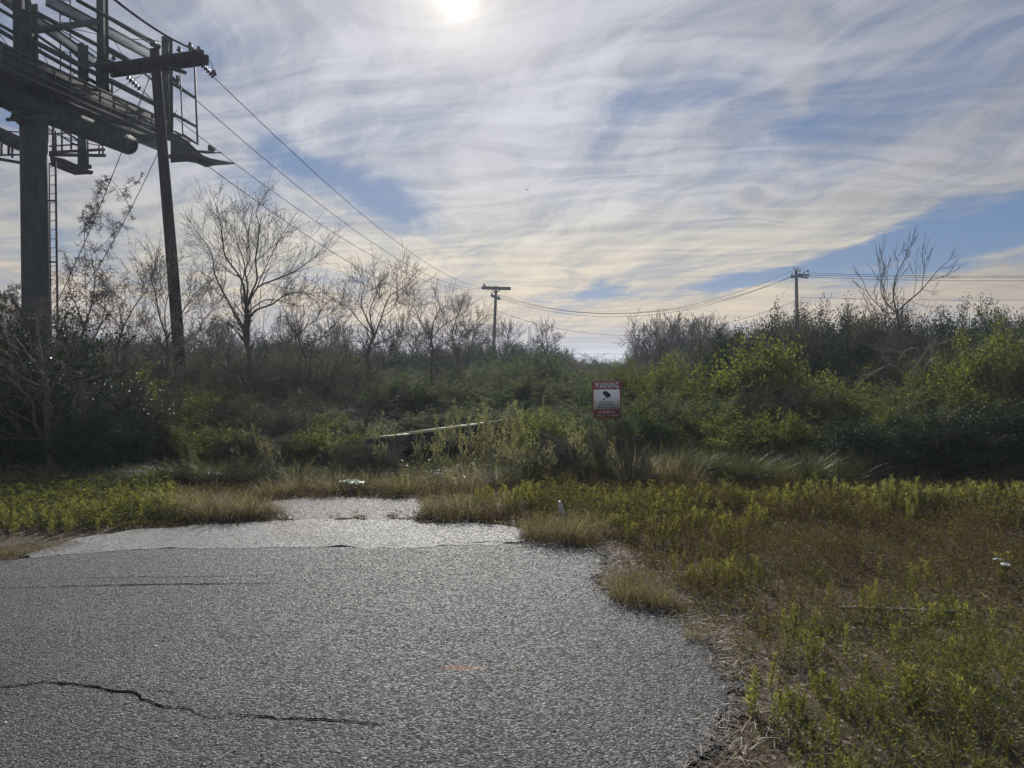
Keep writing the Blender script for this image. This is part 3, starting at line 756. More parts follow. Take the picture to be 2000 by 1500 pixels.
row(['brush', 'dark'], 1225, 1450, 30, [(1225, 708), (1250, 694), (1290, 668), (1330, 656), (1400, 660), (1450, 640)], 44, 56,
    'twiggy grey bush on the skyline just right of the gap', 'shrub', 'twiggy bushes right of the gap', 1.2, 6)
row('brush', 1265, 1400, 30, [(1265, 682), (1300, 652), (1340, 645), (1400, 655)], 50, 56,
    'bare purplish bush standing above the others right of the gap', 'shrub', 'bare bushes right of the gap', 1.2, 6)
# right skyline
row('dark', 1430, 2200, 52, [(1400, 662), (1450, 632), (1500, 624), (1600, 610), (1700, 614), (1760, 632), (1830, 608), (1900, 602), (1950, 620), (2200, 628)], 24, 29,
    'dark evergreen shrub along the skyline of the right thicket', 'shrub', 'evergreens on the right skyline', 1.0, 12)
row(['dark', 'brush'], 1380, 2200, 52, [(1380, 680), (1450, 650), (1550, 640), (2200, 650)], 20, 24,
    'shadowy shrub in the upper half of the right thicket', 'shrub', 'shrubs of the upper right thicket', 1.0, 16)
# middle belts
row(['brush', 'soft'], -120, 740, 60, [(-120, 690), (300, 700), (740, 704)], 28, 38,
    'hazy grey-green brush in the middle distance left of centre', 'shrub', 'brush in the left middle distance', 1.1, 10)
row('brush', 160, 760, 52, [(160, 690), (760, 720)], 21, 26,
    'tangled leafless brush behind the left thicket', 'shrub', 'leafless brush at left', 1.1, 14)
row('soft', 600, 1230, 52, [(600, 700), (640, 692), (700, 735), (860, 722), (960, 715), (1060, 712), (1230, 735)], 27, 36,
    'soft green upright shrub in the middle distance behind the dry weeds', 'shrub', 'soft green shrubs behind the dry weeds', 1.15, 12)
row(['soft', 'dark'], 1150, 1450, 46, [(1150, 728), (1250, 712), (1450, 700)], 26, 34,
    'green shrub in the dip behind the warning sign', 'shrub', 'green shrubs behind the sign', 1.1, 10)
row('soft', 590, 1240, 58, [(590, 745), (700, 765), (900, 742), (960, 738), (1000, 765), (1080, 722), (1160, 740), (1240, 760)], 19, 24,
    'feathery green shrub between the low dark box and the far green shrubs', 'shrub', 'feathery shrubs behind the low box', 1.1, 14)
row(['soft', 'broad'], 1500, 2150, 60, [(1500, 715), (1620, 745), (1700, 710), (1800, 715), (1900, 690), (2150, 670)], 17.5, 20.5,
    'mid green shrub in the middle of the right thicket', 'shrub', 'mid green shrubs of the right thicket', 1.1, 16)
# near faces
row('broad', 1230, 1340, 44, [(1230, 725), (1300, 716), (1340, 740)], 16, 18,
    'yellow-green leafy shrub right beside the warning sign', 'shrub', 'leafy shrubs right of the sign', 1.2, 8)
row('broad', 1350, 1480, 60, [(1350, 765), (1420, 745), (1480, 700)], 15, 16.5,
    'loose leafy shrub left of the tallest yellow-green one', 'shrub', 'loose leafy shrubs in the right thicket', 1.15, 10)
row('broad', 1470, 1680, 66, [(1470, 698), (1540, 696), (1600, 745), (1680, 775)], 14.5, 16,
    'tall open yellow-green shrub with crooked dark stems', 'shrub', 'open shrubs with dark stems', 1.1, 10)
row(['broad', 'soft'], 1720, 2200, 62, [(1720, 765), (1800, 740), (1880, 705), (1960, 672), (2200, 655)], 14, 16,
    'full green shrub towards the right edge of the thicket', 'shrub', 'full green shrubs at the right edge', 1.1, 14)
row(['broad', 'soft', 'broad'], 1240, 1950, 66, [(1240, 800), (1400, 810), (1500, 800), (1950, 810)], 11.8, 13.0,
    'ragged low shrub at the front of the right thicket', 'shrub', 'ragged front shrubs of the right thicket', 1.15, 16)
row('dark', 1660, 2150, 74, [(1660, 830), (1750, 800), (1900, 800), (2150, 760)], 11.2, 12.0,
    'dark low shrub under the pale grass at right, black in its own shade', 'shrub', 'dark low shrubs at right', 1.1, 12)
# left
row(['broad', 'brush'], 260, 460, 54, [(260, 742), (330, 760), (460, 790)], 15, 17,
    'yellowish leafy shrub near the foot of the leaning pole', 'shrub', 'leafy shrubs by the leaning pole', 1.15, 12)
row(['brush', 'soft'], 400, 720, 56, [(400, 770), (560, 770), (640, 760), (720, 790)], 15, 18.5,
    'thin grey-green shrub in the left thicket before the bare trees', 'shrub', 'thin grey-green shrubs at left', 1.1, 16)
row(['brush', 'broad'], 290, 700, 62, [(290, 812), (450, 832), (600, 848), (700, 862)], 11.6, 12.8,
    'low ragged shrub along the front of the left thicket', 'shrub', 'low ragged shrubs at left front', 1.1, 12)
row('dark', -260, 150, 70, [(-260, 630), (-60, 606), (40, 614), (110, 634), (150, 664)], 13, 14.5,
    'tall black-green evergreen bush at the far left edge', 'shrub', 'tall evergreens at the left edge', 1.2, 9)
row('dark', -220, 130, 74, [(-220, 700), (0, 690), (130, 700)], 12.0, 12.8,
    'evergreen bush in front of the tall black-green ones at left', 'shrub', 'front evergreens at the left edge', 1.2, 12)
row('glint', 175, 250, 60, [(175, 745), (250, 748)], 12.6, 13.2,
    'waxy shrub glittering with white highlights left of centre-left', 'shrub', 'glittering waxy shrubs', 1.35, 6)
row('dark', 120, 265, 46, [(120, 770), (160, 790), (260, 820)], 11.5, 12.2,
    'dark bush under the glittering waxy shrub', 'shrub', 'dark bushes under the glittering shrub', 1.1, 8)

row(['brush', 'soft'], 560, 1240, 60, [(560, 800), (700, 830), (800, 812), (1000, 800), (1240, 800)], 15.5, 17.5,
    'dull brush on the hollow ground just behind the low dark box', 'shrub', 'dull brush behind the low box', 1.2, 10)
row(['brush', 'soft'], 570, 640, 40, [(570, 850), (640, 866)], 11.2, 11.7,
    'thin scrub hiding the left end of the low dark box', 'shrub', 'thin scrub at the box end', 1.1, 8)
row(['soft', 'broad'], 1075, 1240, 50, [(1075, 820), (1100, 800), (1150, 830), (1240, 830)], 12.6, 13.6,
    'dense green shrub between the low dark box and the sign post', 'shrub', 'dense shrubs between box and sign', 1.2, 10)
row('brush', 1060, 1250, 50, [(1060, 860), (1250, 850)], 11.3, 12.0,
    'low scrub at the foot of the sign', 'shrub', 'low scrub at the foot of the sign', 1.2, 8)
row('dark', 1440, 2200, 50, [(1400, 675), (1450, 650), (1500, 640), (1700, 630), (1760, 644), (1830, 626), (1950, 636), (2200, 640)], 29, 34,
    'dark evergreen filling the skyline behind the right evergreens', 'shrub', 'evergreens behind the right skyline', 1.3, 6)
row(['broad', 'brush', 'broad', 'soft'], 1260, 1960, 58, [(1260, 770), (1400, 780), (1500, 760), (1700, 780), (1960, 760)], 13.2, 14.2,
    'mid height leafy shrub in the face of the right thicket', 'shrub', 'mid height shrubs of the right face', 1.2, 16)
row(['brush', 'broad', 'soft', 'brush'], 250, 720, 56, [(250, 780), (450, 800), (600, 800), (720, 830)], 13.2, 14.6,
    'mid height grey-green shrub in the face of the left thicket', 'shrub', 'mid height shrubs of the left face', 1.2, 16)

# grasses along the foot of the thicket
def clumps(sp, lst, label, cat, group, w=1.0):
    for px, top, Yq in lst:
        h = CAM.z + (718.6 - top) / F * Yq
        place(sp, px, top, Yq, label, cat, group, width=w * R.uniform(0.85, 1.15))
clumps('grass', [(1180, 868, 10.9), (1215, 852, 11.2), (1190, 835, 12.3), (1235, 880, 10.8)], 'arching green grass clump below the warning sign', 'grass clump', 'grass clumps below the sign', 0.95)
clumps('grass', [(1330, 864, 10.9), (1385, 850, 11.1), (1440, 868, 10.8), (1290, 862, 11.4), (1480, 880, 10.8)], 'dark green grass mound between sign and right thicket', 'grass clump', 'dark grass mounds right of the sign', 1.15)
clumps('grass', [(1590, 868, 10.8), (1650, 864, 10.9), (1700, 862, 10.9), (1530, 870, 10.9), (1560, 880, 10.5), (1625, 876, 10.6)], 'long shaded grass hanging at the foot of the right thicket', 'grass clump', 'shaded grass at the right', 1.1)
clumps('pale', [(1800, 800, 12.6), (1850, 796, 12.5), (1890, 818, 12.3), (1740, 818, 12.6)], 'bleached grass fountain catching the sun on the right thicket', 'grass clump', 'bleached grass at right', 1.0)
clumps('grass', [(1760, 826, 12.4), (1830, 826, 12.2)], 'green grass under the bleached fountain at right', 'grass clump', 'green grass under the bleached grass', 1.0)
clumps('pale', [(1270, 838, 12.6), (1330, 836, 12.8), (1225, 828, 12.9)], 'silvery bent grass between the sign and the dark mound', 'grass clump', 'silvery grass right of the sign', 0.8)
clumps('pale', [(540, 870, 12.2), (590, 864, 12.6), (490, 876, 12.0), (640, 876, 12.4)], 'pale drooping grass before the left thicket', 'grass clump', 'pale grass at the left front', 0.9)
clumps('grass', [(440, 884, 11.0), (500, 892, 10.9), (560, 888, 11.0), (610, 892, 11.1), (380, 888, 10.9), (330, 894, 10.8), (670, 900, 11.2), (280, 905, 10.7), (230, 912, 10.7)], 'grey-green grass tuft along the foot of the left thicket', 'grass clump', 'grass tufts at the left foot', 0.9)
clumps('grass', [(1060, 905, 11.2), (1110, 896, 11.0), (1140, 880, 11.3), (1000, 910, 11.4), (1085, 880, 12)], 'low dark grass tuft between the box and the sign', 'grass clump', 'dark tufts by the sign', 0.8)
def tuss(lst, label, group, sp='tussock', cat='dry grass'):
    """(x, base row, top row, width in photo pixels)"""
    for px, yb, tp, w in lst:
        Yq = standY(yb); place(sp, px, tp, Yq, label, cat, group, width=w / F * Yq, lean=.02)
tuss([(375, 1006, 942, 110), (430, 1012, 946, 130), (485, 1010, 950, 110), (410, 996, 940, 120), (470, 994, 948, 120), (530, 1004, 968, 70)], 'sprawling straw-coloured tussock on the left verge of the small patch', 'sprawling tussocks at left')
tuss([(845, 1010, 958, 80), (890, 1014, 950, 110), (940, 1012, 958, 100), (870, 998, 944, 110), (930, 996, 950, 110), (985, 1006, 968, 90)], 'rusty dry tussock between the small asphalt patch and the green weeds', 'rusty tussocks in the middle')
tuss([(1045, 1052, 1000, 90), (1090, 1060, 988, 110), (1140, 1062, 994, 110), (1070, 1040, 984, 110), (1125, 1042, 985, 110), (1175, 1050, 1006, 90)], 'reddish dry tussock at the right end of the pale strip', 'reddish tussocks at the strip end')
tuss([(1200, 1150, 1100, 80), (1235, 1176, 1108, 110), (1275, 1186, 1118, 120), (1215, 1130, 1092, 90), (1310, 1190, 1140, 90)], 'brown tussock creeping over the right edge of the asphalt', 'tussocks on the asphalt edge')
tuss([(765, 1008, 994, 30), (700, 1012, 996, 36), (345, 1016, 990, 40), (1030, 1012, 985, 60)], 'small tuft of dry grass rooted in a joint of the pavement', 'small tufts in the pavement')
tuss([(600, 958, 925, 90), (650, 962, 922, 100), (700, 956, 918, 110), (750, 962, 922, 100), (800, 966, 918, 100), (850, 962, 912, 110), (900, 958, 915, 100), (950, 956, 920, 90), (560, 968, 936, 90), (620, 970, 940, 90), (760, 970, 940, 80), (1010, 950, 918, 90)],
     'withered grass heap in the hollow before the low dark box', 'withered grass before the low box')
tuss([(20, 1082, 1046, 110), (70, 1076, 1048, 110), (-40, 1086, 1044, 110), (120, 1066, 1044, 80), (40, 1066, 1040, 100)], 'flattened brown grass at the left corner of the asphalt', 'flattened grass at the left corner')
tuss([(372, 1006, 930, 150), (430, 1012, 928, 170), (490, 1006, 938, 150), (350, 990, 936, 120)], 'pale bent straw fountain on the left verge', 'pale straw clumps at left', 'straw')
tuss([(860, 1002, 930, 130), (920, 1006, 938, 140), (985, 1000, 940, 110)], 'pale bent straw clump behind the far end of the pale strip', 'straw clumps behind the strip', 'straw')
tuss([(1050, 1050, 970, 110), (1110, 1058, 968, 120), (1160, 1044, 980, 100)], 'bent straw clump around the white bottle', 'straw clumps round the bottle', 'straw')
tuss([(600, 956, 900, 120), (660, 962, 896, 120), (720, 954, 892, 130), (790, 962, 890, 120), (850, 950, 886, 120), (540, 966, 905, 120), (910, 960, 892, 110), (970, 948, 890, 110)], 'arching dry straw in the hollow before the trough', 'dry straw before the trough', 'straw')
tuss([(1230, 1170, 1084, 110), (1290, 1186, 1104, 90), (1360, 1250, 1190, 70)], 'thin straw clump leaning over the right asphalt edge', 'straw on the asphalt edge', 'straw')
tuss([(1240, 950, 850, 120), (1290, 946, 850, 120), (1340, 950, 870, 120)], 'silver straw at the foot of the shrubs right of the sign', 'silver straw right of the sign', 'straw')
# tall dry weeds in front of the box
sl = [(1120, 800), (1215, 800), (1240, 820), (1150, 830), (905, 776), (930, 800), (955, 770), (985, 790), (1010, 800), (1035, 776), (1060, 800), (880, 815), (860, 790), (1085, 800), (830, 822), (945, 830), (1000, 830), (970, 812), (1040, 822), (800, 830), (1020, 782), (1050, 770), (1000, 768), (915, 812), (890, 800), (1070, 786), (960, 826), (925, 838), (985, 846), (1100, 812)]
for i, (px, tp) in enumerate(sl):
    place('stalk', px, tp, R.uniform(11.4, 13.6), 'tall withered weed with pale seed spikes before the low dark box', 'weed', 'tall withered weeds', width=0.38)
for px, tp, Yq in ((690, 862, 11.4), (722, 866, 11.3), (750, 874, 11.2), (700, 885, 11.0)):
    place('brush', px, tp, Yq, 'thin twigs over the near end of the trough', 'shrub', 'twigs at the near end of the trough', width=0.7)
for px, tp in [(730, 800), (760, 815), (1120, 815), (1460, 880), (1800, 868), (1770, 872), (1880, 880)]:
    place('stalk', px, tp, 12.2, 'lone withered weed stalk standing apart at the thicket foot', 'weed', 'lone withered stalks', width=0.4)

for i in range(26):
    place('stalk', R.uniform(330, 1290), R.uniform(820, 880), R.uniform(10.6, 11.6), 'thin pale weed stalk along the front of the thicket', 'weed', 'thin pale stalks along the thicket front', width=0.34)
for i in range(12):
    place('pale', R.uniform(360, 1300), R.uniform(872, 900), R.uniform(10.6, 11.4), 'wispy bleached grass tuft along the front of the thicket', 'grass clump', 'wispy bleached tufts along the front', width=0.8)
# yellow-green leafy weeds
def weeds(x0, x1, ya, yb, n_, label, group, h0=0.30, h1=0.45):
    """stand weeds on the ground seen between rows ya and yb of the verge"""
    for i in range(n_):
        x = x0 + (x1 - x0) * (i + R.random()) / n_; y = R.uniform(ya, yb); g_ = Gd(x, y)
        pr = R.choice(PROTO['weed']); o = pr if pr.name not in USED else copy_tree(pr); USED.add(pr.name)
        o.location = (g_.x, g_.y, -0.04); s_ = R.uniform(h0, h1) / pr['_h']; o.scale = (s_ * 1.1, s_ * 1.1, s_); o.rotation_euler = (R.gauss(0, .1), R.gauss(0, .1), R.uniform(0, 6.28))
        tag(o, label, 'weed', group)
weeds(1560, 2080, 984, 1002, 74, 'bright yellow-green weed in the sunlit row before the right thicket', 'yellow-green weeds in the right row', 0.25, 0.38)
weeds(1590, 1790, 1000, 1022, 16, 'bright yellow-green weed at the front of the right row', 'yellow-green weeds at the row front', 0.2, 0.3)
weeds(1170, 1560, 985, 1010, 34, 'light green weed in the broken row below and right of the sign', 'light green weeds right of the sign', 0.2, 0.32)
weeds(1180, 1500, 1010, 1065, 34, 'light green weed in the patch right of the reddish tussocks', 'light green weeds in the verge patch', 0.16, 0.27)
weeds(915, 1060, 984, 1000, 20, 'yellow-green weed in the clump behind the pale strip', 'yellow-green weeds in the middle clump', 0.22, 0.34)
weeds(1300, 1470, 1070, 1150, 16, 'young green weed standing alone in the brown verge', 'young weeds in the brown verge', 0.12, 0.22)
weeds(215, 355, 1000, 1012, 16, 'yellow-green weed in the clump on the left verge', 'yellow-green weeds on the left verge', 0.22, 0.36)
weeds(-60, 210, 1000, 1040, 40, 'green weed in the strip at the left edge', 'green weeds at the left edge', 0.16, 0.30)
weeds(1470, 1980, 1110, 1440, 40, 'small leafy weed rising out of the right ground cover', 'small weeds in the ground cover', 0.14, 0.26)
weeds(1560, 1670, 1500, 1560, 8, 'feathery green weed at the bottom edge near the asphalt', 'feathery weeds at the bottom', 0.12, 0.18)

# ---------------------------------------------------------------- ground cover
def tufts(name, label, mat, xy, H, per, lL, lw, seed, stems=True, flat=0.5):
    rg = np.random.RandomState(seed); n_ = len(xy)
    xy = np.repeat(xy, 3, 0) + rg.normal(0, 0.03, (n_ * 3, 2)); H = np.repeat(H, 3) * rg.uniform(0.6, 1.15, n_ * 3); n3 = n_ * 3
    per = max(1, per // 3)
    lean = np.stack([rg.normal(0, .45, n3), rg.normal(0, .45, n3), np.ones(n3)], 1); lean /= np.linalg.norm(lean, axis=1, keepdims=True)
    base = np.stack([xy[:, 0], xy[:, 1], np.full(n3, -0.04)], 1)
    u = rg.uniform(0.15, 1.0, (n3, per)); az = rg.uniform(0, 6.28, (n3, per))
    pos = base[:, None] + lean[:, None] * (H[:, None] * u)[..., None]
    d = np.stack([np.cos(az), np.sin(az), flat + rg.normal(0, .5, (n3, per))], -1)
    mb = MB(); m_ = n3 * per; dist = np.repeat(np.clip(xy[:, 1] / 6.0, 0.8, 1.6), per)
    mb.leaves(pos.reshape(-1, 3), d.reshape(-1, 3), lL * dist * rg.uniform(0.6, 1.3, m_), lw * dist * rg.uniform(0.7, 1.3, m_), rg, 0.15)
    if stems: mb.blades(base, lean, H, 0.003, rg, 0.3, 2)
    o = mb.build(name, mat); tag(o, label, None, None, 'stuff'); return o
rg = np.random.RandomState(3)
verge = [(v.x, v.y) for v in re_w] + [(1.0, 1.2), (10, 1.2), (14, 11.6), (-0.4, 11.6), (0.2, 8.4)]
def scatter(n_, x0, x1, y0, y1, p=1.0):
    x = rg.uniform(x0, x1, n_); y = y0 + (y1 - y0) * rg.rand(n_) ** p
    k = ~(inside(x, y, asph_xy) | inside(x, y, strip_xy) | inside(x, y, pad_xy))
    return x[k], y[k]
x, y = scatter(30000, 0.2, 9.5, 1.8, 11.4, 1.2)
k = inside(x, y, verge); x, y = x[k], y[k]
# distance from the asphalt edge
ed = np.array([(v.x, v.y) for v in re_w]); de = np.min(np.hypot(x[:, None] - ed[None, ::3, 0], y[:, None] - ed[None, ::3, 1]), 1)
g_n = fb(x, y, 0.9)
def near(px, py, r): c = Gd(px, py); return np.exp(-((x - c.x) ** 2 + (y - c.y) ** 2) / r ** 2)
green = g_n + 0.30 * near(1700, 1430, 0.9) + 0.2 * near(1950, 1300, 1.2) + 0.22 * near(1350, 1010, 1.0) - 0.30 * near(1900, 1030, 2.2) - 0.26 * near(1650, 1060, 1.3) - 0.2 * near(1480, 1290, 0.4) - 0.10 * near(1650, 1200, 1.0)
dens = np.clip(de / 0.55, 0, 1) * (0.75 + 0.25 * (fb(x, y, 2.6) > 0.44))
keep = rg.rand(len(x)) < dens
x, y, green, de = x[keep], y[keep], green[keep], de[keep]
isg = rg.rand(len(x)) < np.clip((green - 0.41) * 6.0, 0.08, 0.92)
hh = (0.07 + 0.48 * fb(x, y, 1.9) ** 1.9) * np.clip(0.35 + de * 0.8, 0.35, 1.0)
print('tufts', isg.sum(), (~isg).sum())
tufts('green_ground_cover', 'low leafy green ground cover on the right verge', L_low, np.stack([x[isg], y[isg]], 1), hh[isg] * 1.15, 24, 0.026, 0.0080, 1)
tufts('brown_ground_cover', 'low reddish-brown withered ground cover on the right verge', L_brown, np.stack([x[~isg], y[~isg]], 1), hh[~isg] * 1.15, 24, 0.019, 0.006, 2)
# left verge and the floor under the thicket
x, y = scatter(9000, -9, 0.5, 7.6, 13.5)
lg = inside(x, y, [tuple(Gd(q, w)[:2]) for q, w in [(-400, 1100), (-100, 1060), (120, 1040), (360, 1018), (370, 975), (300, 935), (-500, 930)]])
gl = lg & (rg.rand(len(x)) < 0.75)
tufts('verge_herbs', 'green herbs and grass of the left verge', L_low, np.stack([x[gl], y[gl]], 1), 0.10 + 0.16 * rg.rand(gl.sum()), 21, 0.04, 0.010, 4)
br = ~gl
tufts('withered_litter', 'withered stalks and litter in front of the thicket', L_brown, np.stack([x[br], y[br]], 1), 0.05 + 0.11 * rg.rand(br.sum()), 15, 0.035, 0.008, 5)
x, y = scatter(5200, -9, 11, 10.6, 12.6)
tufts('thicket_undergrowth', 'shaded undergrowth at the foot of the thicket', L_grass, np.stack([x, y], 1), 0.08 + 0.20 * rg.rand(len(x)), 12, 0.035, 0.009, 6)
# straw lying along the ragged asphalt edge
edge_pts = np.array([(v.x, v.y) for v in re_w] + [(v.x, v.y) for v in le_w] + [(v.x, v.y) for v in strip[8:]])
def straw(n_, pts, sx_, z, seed, L0, L1, w, name, label):
    rg2 = np.random.RandomState(seed); i = rg2.randint(0, len(pts), n_); pos = pts[i] + rg2.normal(0, sx_, (n_, 2))
    az = rg2.uniform(0, 6.28, n_); d = np.stack([np.cos(az), np.sin(az), rg2.uniform(0.0, 0.35, n_)], 1)
    mb = MB(); mb.blades(np.stack([pos[:, 0], pos[:, 1], np.full(n_, z) + rg2.rand(n_) * 0.02], 1), d, rg2.uniform(L0, L1, n_), w, rg2, 0.35, 3)
    tag(mb.build(name, L_straw), label, None, None, 'stuff')
rw = np.array([(v.x, v.y) for v in re_w])
straw(1500, rw + np.array([0.10, 0.02]), 0.10, 0.006, 11, 0.03, 0.13, 0.0042, 'straw_litter', 'pale straw and twigs along the ragged right edge of the asphalt')
straw(2600, np.vstack([rw + np.array([0.25, 0.05]), edge_pts]), 0.16, 0.004, 12, 0.02, 0.08, 0.003, 'fine_litter', 'fine dry litter gathered along the edges of the pavement')
rg = np.random.RandomState(8); pts = np.stack([rg.uniform(0.6, 8, 3000), rg.uniform(2.3, 11, 3000)], 1); pts = pts[inside(pts[:, 0], pts[:, 1], verge)]
straw(900, np.array([tuple(p)[:2] for p in far_pad] + [tuple(p)[:2] for p in strip[60:]]), 0.22, 0.004, 15, 0.03, 0.12, 0.005, 'pavement_litter', 'dry litter blown over the far pavement pieces')
straw(1600, pts, 0.05, 0.05, 13, 0.05, 0.18, 0.003, 'dead_stalks', 'pale dead stalks lying among the right ground cover')
pts = np.array([tuple(Gd(q, w)[:2]) for q, w in [(300, 1000), (420, 990), (520, 990), (700, 960), (840, 985), (950, 1000), (1050, 1020), (1150, 1040), (1000, 960), (620, 955), (880, 960)]])
straw(2200, pts, 0.5, 0.0, 14, 0.06, 0.30, 0.0045, 'bent_straw', 'bent dry straw in front of the middle of the thicket')
# ---------------------------------------------------------------- materials of built things
def paint_mat(name, c1, c2, rough_=0.6, spec=0.3, scale=3.0, metal=0.0, rust=None):
    m, n = new_mat(name)
    tc_ = n.node('ShaderNodeTexCoord'); mp = n.node('ShaderNodeMapping'); mp.inputs['Scale'].default_value = (1.6, 1.6, 0.35); n.l.new(tc_.outputs['Object'], mp.inputs[0])
    v = n.noise(mp.outputs[0], scale, 7, 0.7)
    c = n.ramp(v, [(0.3, c1), (0.7, c2)])
    if rust: c = n.mix(n.mr(n.noise(tc_.outputs['Object'], scale * 2.7, 5, 0.7), 0.56, 0.68), c, rust)
    surf(n, c, rough_, spec, v, 0.25, 0.01, metal)
    return m
m_steel = paint_mat('weathered_green_steel', (0.022, 0.031, 0.033), (0.066, 0.080, 0.080), 0.8, 0.15, 2.5, rust=(0.060, 0.040, 0.030))
m_steel2 = paint_mat('galvanised_steel', (0.07, 0.078, 0.082), (0.12, 0.128, 0.13), 0.7, 0.2, 4.0)
m_grate = paint_mat('catwalk_grating', (0.035, 0.038, 0.04), (0.065, 0.067, 0.067), 0.85, 0.1, 6.0, rust=(0.06, 0.045, 0.035))
m_rustrail = paint_mat('rusty_rail', (0.07, 0.045, 0.055), (0.11, 0.075, 0.075), 0.7, 0.3, 6.0)
m_pole, n = new_mat('creosoted_wood')
tc_ = n.node('ShaderNodeTexCoord'); mp = n.node('ShaderNodeMapping'); mp.inputs['Scale'].default_value = (14, 14, 0.6); n.l.new(tc_.outputs['Object'], mp.inputs[0])
v = n.noise(mp.outputs[0], 1.0, 6, 0.65)
surf(n, n.ramp(v, [(0.3, (0.016, 0.015, 0.015)), (0.55, (0.034, 0.031, 0.029)), (0.75, (0.070, 0.062, 0.055))]), 0.95, 0.06, v, 0.6, 0.02)
m_porc = paint_mat('brown_porcelain', (0.05, 0.035, 0.03), (0.09, 0.07, 0.06), 0.25, 0.6, 8)
m_wire, n = new_mat('wire_metal'); surf(n, (0.035, 0.035, 0.04), 0.95, 0.0)
m_strip, n = new_mat('translucent_strip')        # the pale band that runs along the frame
a = n.node('ShaderNodeBsdfTranslucent'); a.inputs[0].default_value = (0.55, 0.58, 0.60, 1); b = n.node('ShaderNodeBsdfDiffuse'); b.inputs[0].default_value = (0.30, 0.32, 0.33, 1)
c = n.node('ShaderNodeMixShader'); c.inputs[0].default_value = 0.6; n.l.new(b.outputs[0], c.inputs[1]); n.l.new(a.outputs[0], c.inputs[2])
o = n.node('ShaderNodeOutputMaterial'); n.l.new(c.outputs[0], o.inputs[0])

# ---------------------------------------------------------------- empty billboard frame
BX, BY, BK = -14.84, 24.0, 0.25            # front frame stands on the line X = BX + BK (Y - BY)
def BF(px, py, off=0.0):
    """point of the upright plane of the frame; off = metres behind it (to the left)"""
    k = (px - 1000) / F
    Yq = ((BX - off) - BK * BY) / (k - BK)
    return P(px, py, Yq)
RX, RY, RK = -15.0, 30.0, 1.26            # rear face, swung away: the two faces make a V
def BR(px, py):
    k = (px - 1000) / F
    Yq = (RX - RK * RY) / (k - RK)
    return P(px, py, Yq)
bb = empty('billboard_frame', (BX, BY, 0), 'tall empty steel billboard frame on one thick column, panels gone, catwalk broken at its end', 'billboard')
def bpart(name, mb, mat, par=bb, smooth=False):
    o = mb.build(name, mat, None, smooth); o.parent = par
    par_loc = par.matrix_world.translation if par is not bb else bb.location
    o.matrix_parent_inverse = Matrix.Translation(bb.location).inverted() if par is bb else Matrix.Identity(4)
    return o
bpy.context.view_layer.update()
zt = BF(68, 205).z
mb = MB(); th = np.linspace(0, 2 * PI, 25)[:-1]
mb.tube([(BX, BY, -0.1), (BX, BY, 3), (BX, BY, 6), (BX, BY, zt)], [0.40, 0.395, 0.39, 0.39], 28, True); col_ = bpart('column', mb, m_steel, smooth=True)
mb = MB(); mb.tube([(BX, BY, -0.04), (BX, BY, 0.25)], 0.75, 24, True); bpart('footing', mb, paint_mat('footing_concrete', (0.25, 0.24, 0.23), (0.36, 0.35, 0.33), 0.9, 0.2))
# torsion pipe on top of the column
a, b = BF(-330, 60), BF(252, 288); zp = P(68, 213, 24).z; a.z = b.z = zp
mb = MB(); dd = (b - a).normalized(); mb.tube([a, a.lerp(b, .5), b, b + dd * .12, b + dd * .2], [0.35, 0.35, 0.35, 0.29, 0.10], 22, True); bpart('torsion_pipe', mb, m_steel, smooth=True)
mb = MB(); mb.box(BF(30, 232), BF(96, 232), 0.7, 0.10); mb.poly([BF(24, 214, -.47), BF(40, 235, -.47), BF(40, 214, -.47)]); mb.box(BF(24, 222), BF(44, 240), 0.06, 0.25); bpart('saddle_bracket', mb, m_steel)
# twin girders with the walkway on them
for nm, y0, y1, off in (('girder', 128, 256, -0.55), ('girder', 134, 262, 0.55)):
    a = BF(-300, 0, off); b = BF(310, 262, off); a.z = b.z = zp + 0.78
    mb = MB(); mb.hbeam(a, b, 0.25, 0.62, 0.03); bpart(nm, mb, m_steel)
a = BF(-300, 0); b = BF(300, 240); a.z = b.z = zp + 1.13; n_p = 22
mb0 = None
for i in range(n_p):                        # walkway gratings, some shifted or lifted
    rr = random.Random(i); p0 = a.lerp(b, i / n_p); p1 = a.lerp(b, (i + .97) / n_p)
    if i in (18,): continue
    j = Vector((0, 0, rr.gauss(0, .012) + (0.10 if i in (16, 17) else 0)))
    mb = MB(); mb.box(p0 + j, p1 + j + Vector((0, 0, rr.gauss(0, .02))), 1.25, 0.05)
    for q in range(3): mb.box(p0.lerp(p1, .2 + .3 * q) + j + Vector((0, 0, -.06)), p0.lerp(p1, .24 + .3 * q) + j + Vector((0, 0, -.06)), 1.3, 0.07)
    bpart('walkway_grating', mb, m_grate)
# fascia hanging along the near edge of the walkway
a = BF(-300, 100, -0.74); b = BF(305, 240, -0.74); a.z = b.z = zp + 0.80
mb = MB(); mb.box(a, b, 0.03, 0.72); bpart('fascia_board', mb, m_steel)
for dz_, w_ in ((.34, .07), (.12, .05), (-.13, .05), (-.34, .08)):
    mb = MB(); mb.box(a + Vector((.05, 0, dz_)), b + Vector((.05, 0, dz_)), .07, w_); bpart('fascia_angle', mb, m_grate)
for i in range(17):
    p_ = a.lerp(b, (i + .5) / 17) + Vector((.06, 0, 0)); mb = MB(); mb.box(p_ - Vector((0, 0, .30)), p_ + Vector((0, 0, .30)), .05, .07); bpart('fascia_stiffener', mb, m_steel2 if i % 4 == 2 else m_grate)
